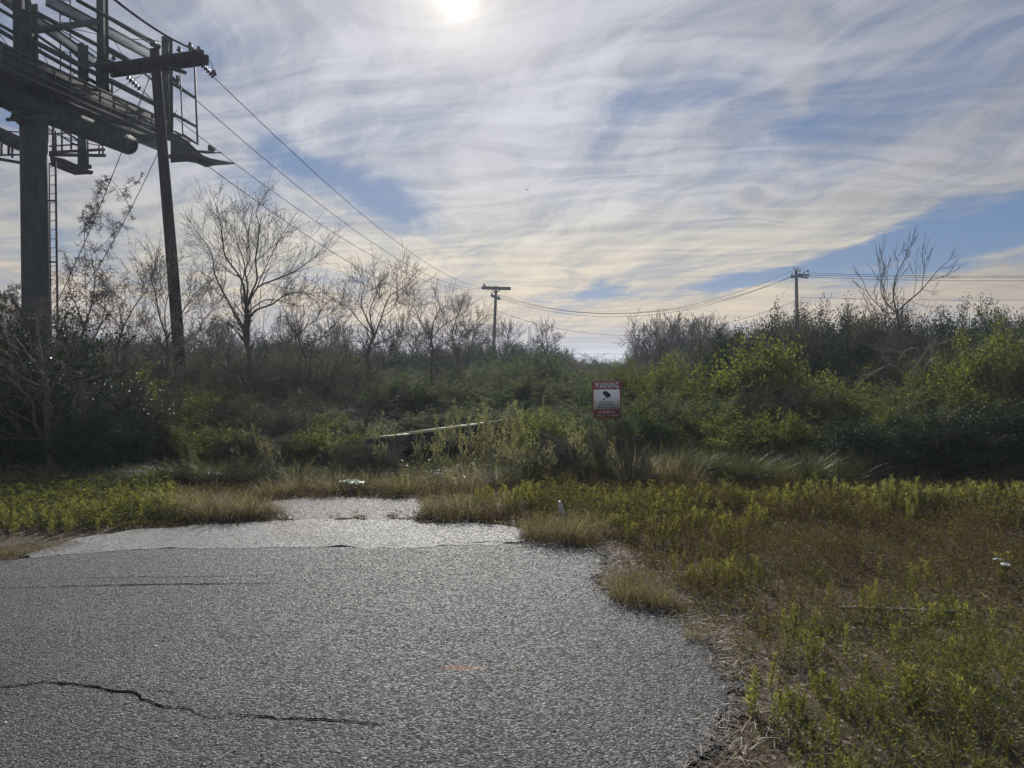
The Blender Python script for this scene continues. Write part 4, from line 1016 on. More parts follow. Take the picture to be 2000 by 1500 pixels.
# broken outer end of the walkway
mb = MB()
mb.poly([BF(333, 258, -.5), BF(350, 263, -.5), BF(366, 276, -.5), BF(361, 284, -.5), BF(396, 303, -.5), BF(436, 319, -.5), BF(402, 327, -.5), BF(376, 315, -.5), BF(333, 318, -.5)])
p_ = [BF(x, y, -.5) for x, y in ((333, 300), (436, 320))]
mb.box(p_[0] + Vector((0, 0, -.05)), p_[1] + Vector((0, 0, -.02)), 1.1, 0.06); mb.box(BF(300, 255, .5), BF(368, 282, .5), 0.2, 0.25)
bpart('broken_walkway_end', mb, m_grate)
mb = MB(); mb.box(BF(391, 297, -.3), BF(423, 296, -.3), 0.5, 0.05, (0.3, 0.4, 1)); mb.box(BF(407, 288, -.3), BF(420, 294, -.3), 0.05, 0.22); bpart('bent_plate', mb, m_grate)
mb = MB(); mb.poly([BF(268, 238, -.6), BF(284, 230, -.6), BF(298, 236, -.6), BF(306, 246, -.6), BF(280, 246, -.6)]); mb.box(BF(272, 242, -.5), BF(304, 246, -.5), 0.5, 0.06); bpart('torn_flashing', mb, m_steel2)
mb = MB(); mb.poly([BF(122, 178, -.7), BF(146, 168, -.7), (BF(168, 176, -.7)), BF(172, 190, -.7), BF(130, 186, -.7)]); mb.box(BF(125, 180, -.6), BF(170, 186, -.6), 0.5, 0.05); bpart('torn_flashing', mb, m_steel2)
# upright posts (rolled sections)
for x, y0, x1, y1, w, off, big in ((41, -90, 42, 118, .30, 0, 1), (60, 4, 61, 132, .28, .2, 1), (162, 86, 163, 174, .22, 0, 1), (199, -60, 202, 194, .26, 0, 1), (323, 70, 328, 266, .28, 0, 1), (189, 118, 190, 186, .06, .2, 0), (219, 155, 219, 200, .05, .2, 0), (40, 262, 40, 262, .1, 0, 0)):
    if y0 == y1: continue
    a, b = BF(x1, y1, off), BF(x, y0, off); b.x = a.x; b.y = a.y
    mb = MB(); (mb.hbeam(a, b, w, w, 0.025) if big else mb.box(a, b, w, w)); bpart('post', mb, m_steel)
# rails running the length of the frame
rails = [((150, 0), (300, 82), .10, 0, m_steel), ((-60, -16), (33, 38), .08, 0, m_steel), ((50, 14), (262, 126), .11, .1, m_steel), ((-60, 16), (33, 67), .08, 0, m_steel), ((68, 66), (186, 146), .07, .4, m_steel),
         ((-60, 24), (33, 80), .10, 0, m_steel), ((68, 82), (305, 205), .13, 0, m_steel), ((68, 95), (215, 178), .10, .3, m_steel), ((215, 155), (303, 200), .09, .3, m_steel), ((-60, 48), (33, 103), .09, .1, m_steel), ((68, 124), (122, 160), .08, .2, m_steel),
         ((207, 92), (256, 120), .11, 0, m_steel), ((335, 162), (383, 192), .10, .1, m_steel), ((337, 222), (385, 248), .10, .1, m_steel), ((340, 256), (387, 282), .06, .1, m_steel), ((60, 30), (160, 118), .06, .5, m_steel), ((100, 0), (190, 60), .05, .8, m_steel)]
for p0, p1, w, off, mt in rails:
    a, b = BF(*p0, off), BF(*p1, off)
    mb = MB(); mb.box(a, b, w * .8, w); bpart('rail', mb, mt)
for (p0, p1, w, off) in (((90, -2), (296, 108), .34, .15), ((2, -8), (190, 124), .30, .25)):
    a, b = BF(*p0, off), BF(*p1, off); mb = MB(); mb.box(a, b, .03, w); bpart('pale_strip', mb, m_strip)
    mb = MB(); mb.box(a + Vector((0, 0, w / 2)), b + Vector((0, 0, w / 2)), .07, .06); mb.box(a - Vector((0, 0, w / 2)), b - Vector((0, 0, w / 2)), .07, .08); bpart('strip_frame', mb, m_steel)
# cross members between the two faces
for p0, p1, w in (((66, 60), (192, 42), .20), ((205, 130), (300, 122), .10), ((170, 128), (215, 122), .12)):
    a = BF(*p0); b = BF(*p1); mb = MB(); mb.box(a, b, w * .6, w); bpart('cross_member', mb, m_steel)
for p0, p1 in (((-10, 55), (33, 112)), ((66, 68), (104, 146)), ((218, 72), (242, 112)), ((262, 222), (292, 153)), ((208, 190), (280, 144)), ((138, 55), (222, 74)), ((222, 74), (310, 80)), ((118, 160), (160, 134)), ((256, 148), (302, 200))):
    mb = MB(); mb.tube([BF(*p0, .5), BF(*p1, .5)], 0.012, 4); bpart('brace_rod', mb, m_steel)
# outer end guard: two uprights and their foot rail
for p0, p1, w in (((352, 143), (357, 266), .04), ((380, 126), (386, 282), .06), ((357, 262), (387, 282), .05)):
    mb = MB(); mb.box(BF(*p0, -.3), BF(*p1, -.3), w, w); bpart('end_guard_bar', mb, m_rustrail)
# inner climbing ladder
def ladder(p_list, off, rungs, plane=BF, r=0.018):
    lad = MB(); (a0, a1), (b0, b1) = p_list
    A0, A1, B0, B1 = plane(*a0, off) if plane is BF else plane(*a0), plane(*a1, off) if plane is BF else plane(*a1), plane(*b0, off) if plane is BF else plane(*b0), plane(*b1, off) if plane is BF else plane(*b1)
    lad.tube([A0, A1], r * 1.4, 5); lad.tube([B0, B1], r * 1.4, 5)
    o = bpart('ladder', lad, m_rustrail)
    for i in range(rungs):
        t = (i + .5) / rungs; rg_ = MB(); rg_.tube([A0.lerp(A1, t), B0.lerp(B1, t)], r * .8, 4)
        q = rg_.build('rung', m_rustrail, o)
    return o
ladder((((117, -20), (119, 162)), ((137, -20), (138, 168))), .6, 13)
# column ladder: side view, standing off the column
A0, A1 = Vector((BX + .46, BY, 1.0)), Vector((BX + .46, BY, P(100, 318, BY).z)); B0, B1 = Vector((BX + .66, BY, 1.0)), Vector((BX + .66, BY, A1.z + .05))
lad = MB(); lad.tube([A0, A1], .018, 6); lad.tube([B0, B1], .032, 6)
for zz in (3.0, 4.9, 6.8): lad.box(Vector((BX + .36, BY, zz)), Vector((BX + .66, BY, zz)), .05, .05)
lo = bpart('column_ladder', lad, m_rustrail)
nr = int((A1.z - A0.z) / .27)
for i in range(nr):
    t = (i + .5) / nr; rg_ = MB(); rg_.tube([A0.lerp(A1, t), B0.lerp(B1, t)], .011, 5); rg_.build('rung', m_rustrail, lo)
# rear face: lower walkway with its guard rails
for p0, p1, w, nm in (((-60, 235), (42, 283), .45, 'rear_girder'), ((-60, 305), (42, 302), .06, 'rear_rail'), ((-60, 300), (40, 318), .10, 'rear_walkway'), ((92, 298), (205, 292), .10, 'rear_rail'), ((92, 262), (160, 258), .05, 'rear_rail'),
                      ((92, 286), (165, 281), .05, 'rear_rail'), ((94, 236), (165, 282), .07, 'rear_rail'), ((92, 250), (160, 290), .05, 'rear_rail'), ((0, 256), (40, 258), .04, 'rear_rail'), ((92, 302), (206, 304), .16, 'rear_walkway')):
    mb = MB(); mb.box(BR(*p0), BR(*p1), w * (1.4 if 'walk' in nm else .5), w if 'walk' not in nm else .08); bpart(nm, mb, m_steel if 'rail' not in nm else m_rustrail)
for x, y0, y1, w in ((104, 238, 298, .07), (109, 255, 300, .05), (121, 245, 296, .05), (139, 250, 292, .05), (162, 262, 330, .26), (3, 280, 304, .06), (17, 282, 304, .06), (24, 288, 308, .06), (194, 284, 302, .05), (201, 284, 302, .05), (170, 268, 326, .10)):
    mb = MB(); mb.box(BR(x, y0), BR(x, y1), w, w); bpart('rear_post', mb, m_steel if w > .09 else m_rustrail)
mb = MB(); mb.poly([BR(97, 304), BR(125, 310), BR(176, 333), BR(182, 340), BR(146, 342), BR(100, 324)]); mb.box(BR(98, 318), BR(180, 338), .5, .05); bpart('rear_broken_walkway', mb, m_grate)
mb = MB(); mb.box(BR(150, 324), BR(178, 326), .2, .12); bpart('rear_bracket', mb, m_steel)
# pale tubes added to stand for the bright slits of light in the gap
for p0, p1 in (((148, 233), (196, 256)), ((213, 264), (226, 271))):
    mb = MB(); mb.tube([BF(*p0, .3), BF(*p1, .3)], .03, 6, True); bpart('bright_slit_tube', mb, m_strip)

# ---------------------------------------------------------------- utility poles
def insulator(parent, pts, r=0.055, nm='insulator'):
    """string of porcelain bells along a line"""
    mb = MB(); a, b = pts; n_ = 5; ps = []; rs_ = []
    for i in range(n_):
        for t, q in ((0.0, .3), (.25, 1.0), (.55, .85), (.8, .3)): ps.append(a.lerp(b, (i + t) / n_)); rs_.append(r * q)
    mb.tube(ps, rs_, 9, True); o = mb.build(nm, m_porc, None, True); o.parent = parent; o.matrix_parent_inverse = Matrix.Translation(parent.location).inverted()
    return o
def pin_ins(parent, p, s=1.0):
    mb = MB(); mb.tube([p, p + Vector((0, 0, .08 * s)), p + Vector((0, 0, .10 * s)), p + Vector((0, 0, .15 * s)), p + Vector((0, 0, .17 * s)), p + Vector((0, 0, .22 * s)), p + Vector((0, 0, .25 * s))], np.array([.02, .02, .08, .075, .045, .055, .03]) * s, 9, True)
    o = mb.build('pin_insulator', m_porc, None, True); o.parent = parent; o.matrix_parent_inverse = Matrix.Translation(parent.location).inverted(); return o
def ppart(parent, name, mb, mat, smooth=False):
    o = mb.build(name, mat, None, smooth); o.parent = parent; o.matrix_parent_inverse = Matrix.Translation(parent.location).inverted(); return o
base = P(359, 812, 25); base.z = -0.1; top = P(303, 97, 25)
np_ = empty('utility_pole', base, 'nearest wooden utility pole, leaning left, with a heavy double crossarm', 'utility pole', 'wooden utility poles')
mb = MB(); mb.tube([base.lerp(top, t) + Vector((.02 * math.sin(t * 5), 0, 0)) for t in np.linspace(0, 1, 9)], np.linspace(.20, .15, 9), 14, True); ppart(np_, 'pole', mb, m_pole, True)
L_end, R_end = P(209, 138, 25.7), P(398, 112, 24.4)
for s in (-1, 1):
    off = Vector((0.05, .19 * s, 0)); mb = MB(); mb.box(L_end + off, R_end + off, .11, .30); ppart(np_, 'crossarm', mb, m_pole)
for p0, p1 in (((318, 95), (345, 115)), ((280, 142), (302, 160)), ((332, 138), (318, 160))):
    mb = MB(); mb.box(P(*p0, 24.8), P(*p1, 24.8), .06, .06); ppart(np_, 'brace', mb, m_steel2)
mb = MB(); mb.box(P(333, 133, 24.7), P(360, 141, 24.5), .2, .10); ppart(np_, 'cutout_bracket', mb, m_steel)
for p0, p1, r in ((P(395, 127, 24.3), P(419, 152, 24.6), .085), (P(248, 150, 25.4), P(275, 176, 25.8), .085), (P(334, 150, 24.6), P(349, 164, 24.9), .07), (P(312, 92, 24.9), P(293, 84, 24.6), .085), (P(392, 106, 24.2), P(368, 93, 23.9), .085), (P(222, 124, 25.5), P(206, 116, 25.1), .07)):
    insulator(np_, (p0, p1), r)
for px, py, Yq in ((350, 106, 24.6), (371, 98, 24.5), (222, 122, 25.5), (388, 106, 24.4), (302, 96, 25)): pin_ins(np_, P(px, py, Yq), 1.0)
mb = MB(); mb.tube([P(394, 103, 24.3), P(404, 112, 24.4), P(413, 124, 24.5), P(417, 138, 24.6)], .012, 4); mb.tube([P(304, 82, 25), P(322, 80, 24.9), P(345, 79, 24.6), P(368, 92, 24.4)], .008, 4); ppart(np_, 'jumper_wire', mb, m_wire)
mb = MB(); mb.tube([P(417, 138, 24.6), P(420, 147, 24.6)], .06, 7, True); mb.tube([P(346, 148, 24.9), P(348, 158, 24.9)], .05, 7, True); ppart(np_, 'clamp', mb, m_porc)

def small_pole(px_t, py_t, px_b, Yq, label, arms, pins):
    t = P(px_t, py_t, Yq); b = P(px_b, 740, Yq); b.z = -.1
    e = empty('utility_pole', b, label, 'utility pole', 'wooden utility poles')
    mb = MB(); mb.tube([b, b.lerp(t, .5), t], [.20, .175, .15], 10, True); ppart(e, 'pole', mb, m_pole, True)
    for (x0, y0, x1, y1, dy, w, nm) in arms:
        mb = MB(); mb.box(P(x0, y0, Yq - dy), P(x1, y1, Yq + dy), w * .8, w); ppart(e, nm, mb, m_pole if nm == 'crossarm' else m_steel)
    for px, py in pins: pin_ins(e, P(px, py, Yq), 1.3)
    return e
mp_ = small_pole(969, 559, 961.5, 85, 'distant T-shaped utility pole standing in the bushes left of centre',
           [(941, 562, 997, 563.5, .3, .32, 'crossarm'), (941, 562.6, 997, 564, -.3, .3, 'crossarm'), (958, 562, 966, 571, 0, .1, 'brace'), (981, 562, 971, 571, 0, .1, 'brace'), (960, 577, 976, 584, 1.2, .25, 'crossarm')],
           [(945, 560), (947, 561), (961, 576), (974, 582)])
mb = MB(); mb.tube([P(952, 564, 85), P(957, 569, 85), P(961, 575, 85)], .02, 4); mb.tube([P(988, 564, 85), P(987, 578, 85)], .015, 4); mb.tube([P(971, 600, 85), P(975, 660, 85)], .015, 4); ppart(mp_, 'jumper_wire', mb, m_wire)
rp_ = small_pole(1555, 527, 1559, 76, 'utility pole at right rising behind the dark evergreen skyline',
           [(1546, 541, 1566, 538, .8, .25, 'crossarm'), (1560, 536, 1580, 538, .2, .16, 'crossarm'), (1560, 540, 1578, 543, .2, .14, 'crossarm')],
           [(1551, 528), (1558, 527), (1547, 539), (1562, 533), (1570, 536), (1578, 533), (1574, 541)])
mb = MB(); mb.tube([P(1554, 527, 76), P(1565, 525, 76), P(1575, 529, 76), P(1581, 537, 76)], .018, 4); ppart(rp_, 'jumper_wire', mb, m_wire)

# ---------------------------------------------------------------- wires
def proj(p):
    q = p - CAM; c, s = math.cos(PITCH), math.sin(PITCH); yy = q.y * c + q.z * s; zz = -q.y * s + q.z * c
    return 1000 + F * q.x / yy, 750 - F * zz / yy
def wire(a, b, via, r, label, group, name='power_line'):
    """hanging wire from a to b; the sag is what makes it pass the height via seen in the photograph"""
    lo, hi = -1.0, 14.0
    def pts(s): return [a.lerp(b, t) - Vector((0, 0, 4 * s * t * (1 - t))) for t in np.linspace(0, 1, 41)]
    if via:
        for _ in range(24):
            mid = (lo + hi) / 2; q = [proj(p) for p in pts(mid)]
            yv = None
            for (x0, y0), (x1, y1) in zip(q[:-1], q[1:]):
                if (x0 - via[0]) * (x1 - via[0]) <= 0 and x1 != x0: yv = y0 + (y1 - y0) * (via[0] - x0) / (x1 - x0); break
            if yv is None: break
            if yv < via[1]: lo = mid
            else: hi = mid
        s = (lo + hi) / 2
    else: s = 0.3
    if via and yv is None: s = .3
    mb = MB(); mb.tube(pts(s), r, 5)
    o = mb.build(name, m_wire, smooth=True); tag(o, label, 'wire', group); return o
G1 = 'wires from the near pole to the middle pole'
wire(P(420, 153, 24.6), P(943, 561, 85), (629, 350), .013, 'topmost of the four wires sloping from the near pole to the middle pole', G1)
wire(P(349, 165, 24.9), P(944, 562, 85), (564, 350), .013, 'second from top of the wires sloping from the near pole to the middle pole', G1)
wire(P(276, 177, 25.8), P(944, 563, 85), (500, 350), .013, 'third from top of the wires sloping from the near pole to the middle pole', G1)
wire(P(322, 262, 24.9), P(966, 607, 85), (441, 350), .014, 'lowest of the wires sloping from the near pole to the middle pole', G1)
G2 = 'wires from the middle pole to the right pole'
wire(P(975, 576, 85), P(1551, 527, 76), (1250, 610), .018, 'highest sagging wire between the middle pole and the right pole', G2)
wire(P(976, 580, 85), P(1562, 534, 76), (1240, 612), .018, 'second sagging wire between the middle pole and the right pole', G2)
wire(P(962, 578, 85), P(1547, 539, 76), (1230, 618), .018, 'third sagging wire between the middle pole and the right pole', G2)
wire(P(968, 606, 85), P(1557, 586, 76), (1270, 654), .018, 'lowest, deepest hanging wire between the middle and the right pole', G2)
G3 = 'wires leaving the right pole to the right'
for y0, y1, l in ((533, 539, 'top wire running level from the right pole to the right edge'), (537, 542, 'middle wire running level from the right pole to the right edge'), (541, 548, 'third level wire from the right pole to the right edge'), (580, 586, 'lowest level wire from the right pole, just above the evergreens')):
    wire(P(1578 if y0 < 560 else 1559, y0, 76), P(2160, y1 - 2, 66), (1850, y1), .018, l, G3)
wire(P(1549, 546, 76), P(1455, 660, 60), None, .012, 'left guy wire slanting down from the right pole', 'guy wires', 'guy_wire')
wire(P(1557, 584, 76), P(1505, 650, 60), None, .010, 'short guy wire slanting down from the middle of the right pole', 'guy wires', 'guy_wire')
G4 = 'wires from the near pole towards the camera'
wire(P(368, 92, 23.9), P(120, -90, 14), (225, 0), .030, 'thick cable passing over the end of the near crossarm', G4)
wire(P(293, 84, 24.6), P(60, -62, 14.5), (200, 29), .022, 'dark cable joining the near pole top from the upper left', G4)
wire(P(206, 116, 25.1), P(-60, -30, 15), (100, 48), .016, 'thin cable reaching the left end of the near crossarm', G4)
wire(P(322, 262, 24.9), P(-60, 165, 16), (92, 255), .012, 'thin low line crossing in front of the steel column', G4)
wire(P(303, 118, 25), P(104, 608, 22.5), None, .012, 'left guy wire with dead vines, between column and near pole', 'guy wires', 'guy_wire')
wire(P(345, 215, 27), P(165, 565, 23.5), None, .012, 'right guy wire with dead vines, between column and near pole', 'guy wires', 'guy_wire')
# far transmission lines low over the gap, and a lattice mast
for k_, yy in enumerate((659, 663, 668, 676, 680, 691, 693)):
    wire(P(560, yy - 3.5, 340), P(1560, yy - 4, 360), (1150, yy), .05, 'one of the hair-thin far transmission lines low over the gap', 'far transmission lines', 'transmission_line')
wire(P(900, 634, 340), P(1700, 632, 360), (1300, 637), .05, 'uppermost hair-thin far line above the gap', 'far transmission lines', 'transmission_line')
mast = empty('lattice_mast', P(1034, 715, 330), 'far red-brown lattice mast poking above the bushes right of the middle pole', 'mast')
m_mast = paint_mat('mast_paint', (0.16, 0.07, 0.06), (0.22, 0.10, 0.08), 0.7)
x0, x1, Yq = P(1032.3, 640, 330).x, P(1036.7, 640, 330).x, 330; zt_ = P(1034, 639, 330).z; w_ = x1 - x0
cs = [(x0, Yq), (x1, Yq), (x1, Yq + w_), (x0, Yq + w_)]
for cx, cy in cs: mb = MB(); mb.box((cx, cy, -.1), (cx, cy, zt_), .22, .22); ppart(mast, 'leg', mb, m_mast)
nb = 9
for i in range(nb):
    z0, z1 = zt_ - (i + 1) * 1.7, zt_ - i * 1.7; mb = MB()
    for q in range(4):
        (ax, ay), (bx_, by_) = cs[q], cs[(q + 1) % 4]; mb.box((ax, ay, z1), (bx_, by_, z1), .14, .18); mb.box((ax, ay, z0 if i % 2 else z1), (bx_, by_, z1 if i % 2 else z0), .10, .12)
    ppart(mast, 'bracing', mb, m_mast)

# ---------------------------------------------------------------- warning sign
SY = 12.4
m_red, n = new_mat('sign_red'); tc_ = n.node('ShaderNodeTexCoord'); v = n.noise(tc_.outputs['Object'], 9, 5, 0.6)
surf(n, n.ramp(v, [(0.3, (0.22, 0.012, 0.04)), (0.7, (0.29, 0.018, 0.055))]), 0.45, 0.4)
m_white, n = new_mat('sign_white'); tc_ = n.node('ShaderNodeTexCoord'); v = n.noise(tc_.outputs['Object'], 7, 5, 0.6)
surf(n, n.ramp(v, [(0.3, (0.78, 0.80, 0.84)), (0.7, (0.86, 0.87, 0.89))]), 0.5, 0.3)
m_ink, n = new_mat('sign_ink'); surf(n, (0.02, 0.03, 0.05), 0.6, 0.2)
s0 = P(1186, 817, SY); sg = empty('warning_sign', (s0.x, SY, 0), 'red and white video surveillance warning sign on a thin post in the weeds', 'sign')
sg.rotation_euler = (math.radians(1.5), math.radians(-0.6), math.radians(-3))
zb = s0.z; SW, SH = 0.452, 0.612
def spart(name, mb, mat, z=0.0):
    o = mb.build(name, mat, sg); return o
def flat(x0, z0, x1, z1, y, t=0.0015):
    mb = MB(); mb.add([(x0, y, z0), (x1, y, z0), (x1, y, z1), (x0, y, z1), (x0, y + t, z0), (x1, y + t, z0), (x1, y + t, z1), (x0, y + t, z1)], [(0, 1, 2, 3), (5, 4, 7, 6), (1, 5, 6, 2), (4, 0, 3, 7), (3, 2, 6, 7), (4, 5, 1, 0)]); return mb
def rrect(w, h, r, y, t, cz):
    pts = []
    for sx_, sz_, a0_ in ((1, 1, 0), (-1, 1, 90), (-1, -1, 180), (1, -1, 270)):
        for k_ in range(4): an = math.radians(a0_ + 30 * k_); pts.append(((w / 2 - r) * sx_ + r * math.cos(an), (h / 2 - r) * sz_ + r * math.sin(an) + cz))
    k_ = len(pts); mb = MB(); mb.poly([(x, y, z) for x, z in reversed(pts)]); mb.poly([(x, y + t, z) for x, z in pts])
    mb.add([(x, y, z) for x, z in pts] + [(x, y + t, z) for x, z in pts], [(i, (i + 1) % k_, k_ + (i + 1) % k_, k_ + i) for i in range(k_)]); return mb
spart('panel', rrect(SW, SH, .012, -.002, .004, zb + SH / 2), m_red)
zw0, zw1 = zb + SH * 0.238, zb + SH * 0.765
spart('white_field', flat(-SW * .466, zw0, SW * .466, zw1, -.0045), m_white)
mb = MB(); mb.box((0, .012, -.15), (0, .012, zb + SH * .8), .02, .014); spart('post', mb, m_steel2)
for zz in (zb + .05, zb + SH - .05):
    mb = MB(); mb.tube([(0, -.008, zz), (0, .002, zz)], .006, 8, True); spart('bolt', mb, m_steel2)
def letters(txt, cx, cz, width, height, mat, name='lettering', bold=0.0):
    cu = bpy.data.curves.new('text', 'FONT'); cu.body = txt; cu.align_x = 'CENTER'; cu.align_y = 'CENTER'; cu.offset = bold; cu.extrude = 0.0; cu.space_character = 1.12
    ob = bpy.data.objects.new('text', cu); C.objects.link(ob); bpy.context.view_layer.update()
    me = bpy.data.meshes.new_from_object(ob.evaluated_get(bpy.context.evaluated_depsgraph_get())); bpy.data.objects.remove(ob); bpy.data.curves.remove(cu)
    co = np.empty(len(me.vertices) * 3); me.vertices.foreach_get('co', co); co = co.reshape(-1, 3)
    mn, mx = co.min(0), co.max(0); sx_, sz_ = width / (mx[0] - mn[0]), height / (mx[1] - mn[1]); c_ = (mn + mx) / 2
    out_ = np.stack([(co[:, 0] - c_[0]) * sx_ + cx, np.full(len(co), -.0075), (co[:, 1] - c_[1]) * sz_ + cz], 1)
    me.vertices.foreach_set('co', out_.astype(np.float32).ravel()); me.name = name; me.materials.clear(); me.materials.append(mat); me.update()
    o = bpy.data.objects.new(name, me); C.objects.link(o); o.parent = sg; return o
fz = lambda f: zb + SH * (1 - f)
letters('WARNING', 0, fz(.120), SW * .86, SH * .178, m_white, bold=.022)
letters('THIS PROPERTY', 0, fz(.577), SW * .52, SH * .050, m_ink, bold=.006)
letters('IS PROTECTED BY', 0, fz(.648), SW * .58, SH * .050, m_ink, bold=.006)
letters('VIDEO SURVEILLANCE', 0, fz(.716), SW * .71, SH * .050, m_ink, bold=.006)
letters('NO DUMPING', 0, fz(.829), SW * .61, SH * .056, m_white, bold=.004)
letters('FINE UP TO $2000', 0, fz(.917), SW * .79, SH * .056, m_white, bold=.004)
def sgx(x): return (x - 0.507) * SW
def ink_poly(pts, nm='camera_pictogram', mat=None, y=-.0072):
    mb = MB(); mb.poly([(sgx(x), y, fz(f)) for x, f in pts]); return spart(nm, mb, mat or m_ink)
ink_poly([(.37, .30), (.42, .275), (.50, .275), (.67, .375), (.60, .385), (.56, .42), (.545, .465), (.37, .355)])
ink_poly([(.445, .435), (.475, .435), (.475, .475), (.38, .53), (.362, .512), (.445, .462)])
ink_poly([(.615 + .028 * math.cos(t), .425 + .022 * math.sin(t)) for t in np.linspace(0, 2 * PI, 12)[:-1]])

# ---------------------------------------------------------------- low dark box in the weeds
zt_ = P(715, 857, 11.9).z
A = P(715, 857, 11.9); k_ = (CAM.z - zt_)
Bq = P(1012, 817, 11.9 * (857 - 718.6) / (817 - 718.6)); Bq.z = zt_
A2, B2 = A + Vector((.55, .75, 0)), Bq + Vector((.35, .75, 0))
m_box = paint_mat('box_side', (0.03, 0.034, 0.04), (0.05, 0.055, 0.06), 0.9, 0.1, 3.0, rust=(0.10, 0.07, 0.05))
m_rim = paint_mat('box_rim', (0.30, 0.31, 0.22), (0.46, 0.46, 0.34), 0.7, 0.2, 5.0)
bx = empty('trough', (A.x, A.y, 0), 'long low dark trough with pale rim edges, half hidden by tall dry weeds', 'trough')
for p0, p1, nm in ((A, Bq, 'long_side'), (A2, B2, 'long_side'), (A, A2, 'end_side'), (Bq, B2, 'end_side')):
    mb = MB(); mb.box(Vector((p0.x, p0.y, zt_ / 2 - .05)), Vector((p1.x, p1.y, zt_ / 2 - .05)), .05, zt_ + .06); ppart(bx, nm, mb, m_box)
    mb = MB(); mb.box(Vector((p0.x, p0.y, zt_ + .005)), Vector((p1.x, p1.y, zt_ + .005)), .07, .025); ppart(bx, 'rim', mb, m_rim)
mb = MB(); mb.box(Vector(((A.x + A2.x) / 2, (A.y + A2.y) / 2, zt_ - .22)), Vector(((Bq.x + B2.x) / 2, (Bq.y + B2.y) / 2, zt_ - .22)), .55, .04); ppart(bx, 'cover_plate', mb, m_box)

# ---------------------------------------------------------------- litter and birds
m_plast, n = new_mat('white_plastic'); b_ = surf(n, (0.50, 0.52, 0.53), 0.6, 0.3)
g_ = P(1098, 1000, 8.0); g_.z = CAM.z + (718.6 - 1008) / F * 8.0
mb = MB(); mb.tube([(0, 0, 0), (.002, 0, .03), (.004, 0, .09), (.006, 0, .12), (.008, 0, .145), (.009, 0, .165)], [.026, .031, .028, .026, .012, .012], 10, True)
o = mb.build('plastic_bottle', m_plast, None, True); o.location = g_; o.rotation_euler = (.25, -.25, 0); tag(o, 'white plastic bottle caught upright in the reddish tussock', 'bottle')
def crumple(name, px, py, z, sx_, sy_, mat, label, cat, seed):
    rg_ = np.random.RandomState(seed); g0 = Gd(px, py, z); n_ = 9; u, w = np.meshgrid(np.linspace(-1, 1, n_), np.linspace(-1, 1, n_))
    zz = rg_.rand(n_, n_) * .05 * (sx_ + sy_) * 4 * (1 - .5 * (u ** 2)); xx = u * sx_ + rg_.normal(0, sx_ * .06, (n_, n_)); yy = w * sy_ + rg_.normal(0, sy_ * .08, (n_, n_))
    i, j = np.meshgrid(np.arange(n_ - 1), np.arange(n_ - 1)); a = (j * n_ + i).ravel(); mb = MB(); mb.add(np.stack([xx, yy, zz], -1).reshape(-1, 3), np.stack([a, a + 1, a + n_ + 1, a + n_], 1))
    o = mb.build(name, mat); o.location = g0; o.rotation_euler = (0, 0, rg_.uniform(0, 3)); tag(o, label, cat); return o
m_bag, n = new_mat('pale_green_plastic'); surf(n, (0.30, 0.38, 0.35), 0.6, 0.2)
crumple('plastic_bag', 686, 944, .10, .16, .10, m_bag, 'crumpled pale green plastic in the withered grass left of the centre', 'litter', 1)
crumple('paper_scrap', 1950, 1093, .13, .028, .04, m_plast, 'white scrap on the brown ground cover near the right edge, the upper one', 'litter', 2)
crumple('paper_scrap', 1964, 1103, .13, .03, .04, m_plast, 'white scrap on the brown ground cover near the right edge, the lower one', 'litter', 3)
m_board = bark_mat('grey_board', (0.07, 0.065, 0.06), (0.16, 0.15, 0.135))
mb = MB(); a, b = Gd(1640, 1186, .06), Gd(1905, 1196, .05); mb.box(a, b, .03, .012); tag(mb.build('weathered_lath', m_board), 'long grey lath lying in the ground cover at right', 'board')
mb = MB(); a, b = Gd(1880, 856, .9), Gd(1912, 852, .9); a = P(1880, 853, 11.6); b = P(1912, 851, 11.7); mb.box(a, b, .012, .012); tag(mb.build('bleached_stick', L_straw), 'bleached stick lying level in the dark shrubs at right', 'stick')
def bird(px, py, Yq, s, label):
    mb = MB(); mb.tube([(-.16, 0, 0), (-.08, 0, .01), (0, 0, .012), (.08, 0, .01), (.13, 0, .012), (.15, 0, .01)], [.012, .035, .045, .038, .022, .005], 8, True)
    for q in (-1, 1): mb.add([(.06, 0, .02), (-.06, 0, .02), (-.03, .24 * q, .09), (.05, .20 * q, .10), (-.06, .46 * q, .02)], None, [(0, 1, 2), (0, 2, 3), (3, 2, 4)])
    mb.add([(-.14, .012, 0), (-.14, -.012, 0), (-.26, -.05, .005), (-.26, .05, .005)], [(0, 1, 2, 3)])
    o = mb.build('flying_bird', m_ink, None, False); o.location = P(px, py, Yq); o.scale = (s, s, s); o.rotation_euler = (.2, -.1, .7); tag(o, label, 'bird', 'birds in flight')
bird(1030, 371, 60, .7, 'small dark bird in flight high above the middle pole')
bird(899, 474, 80, .6, 'tiny dark bird in flight left of and below the other one')
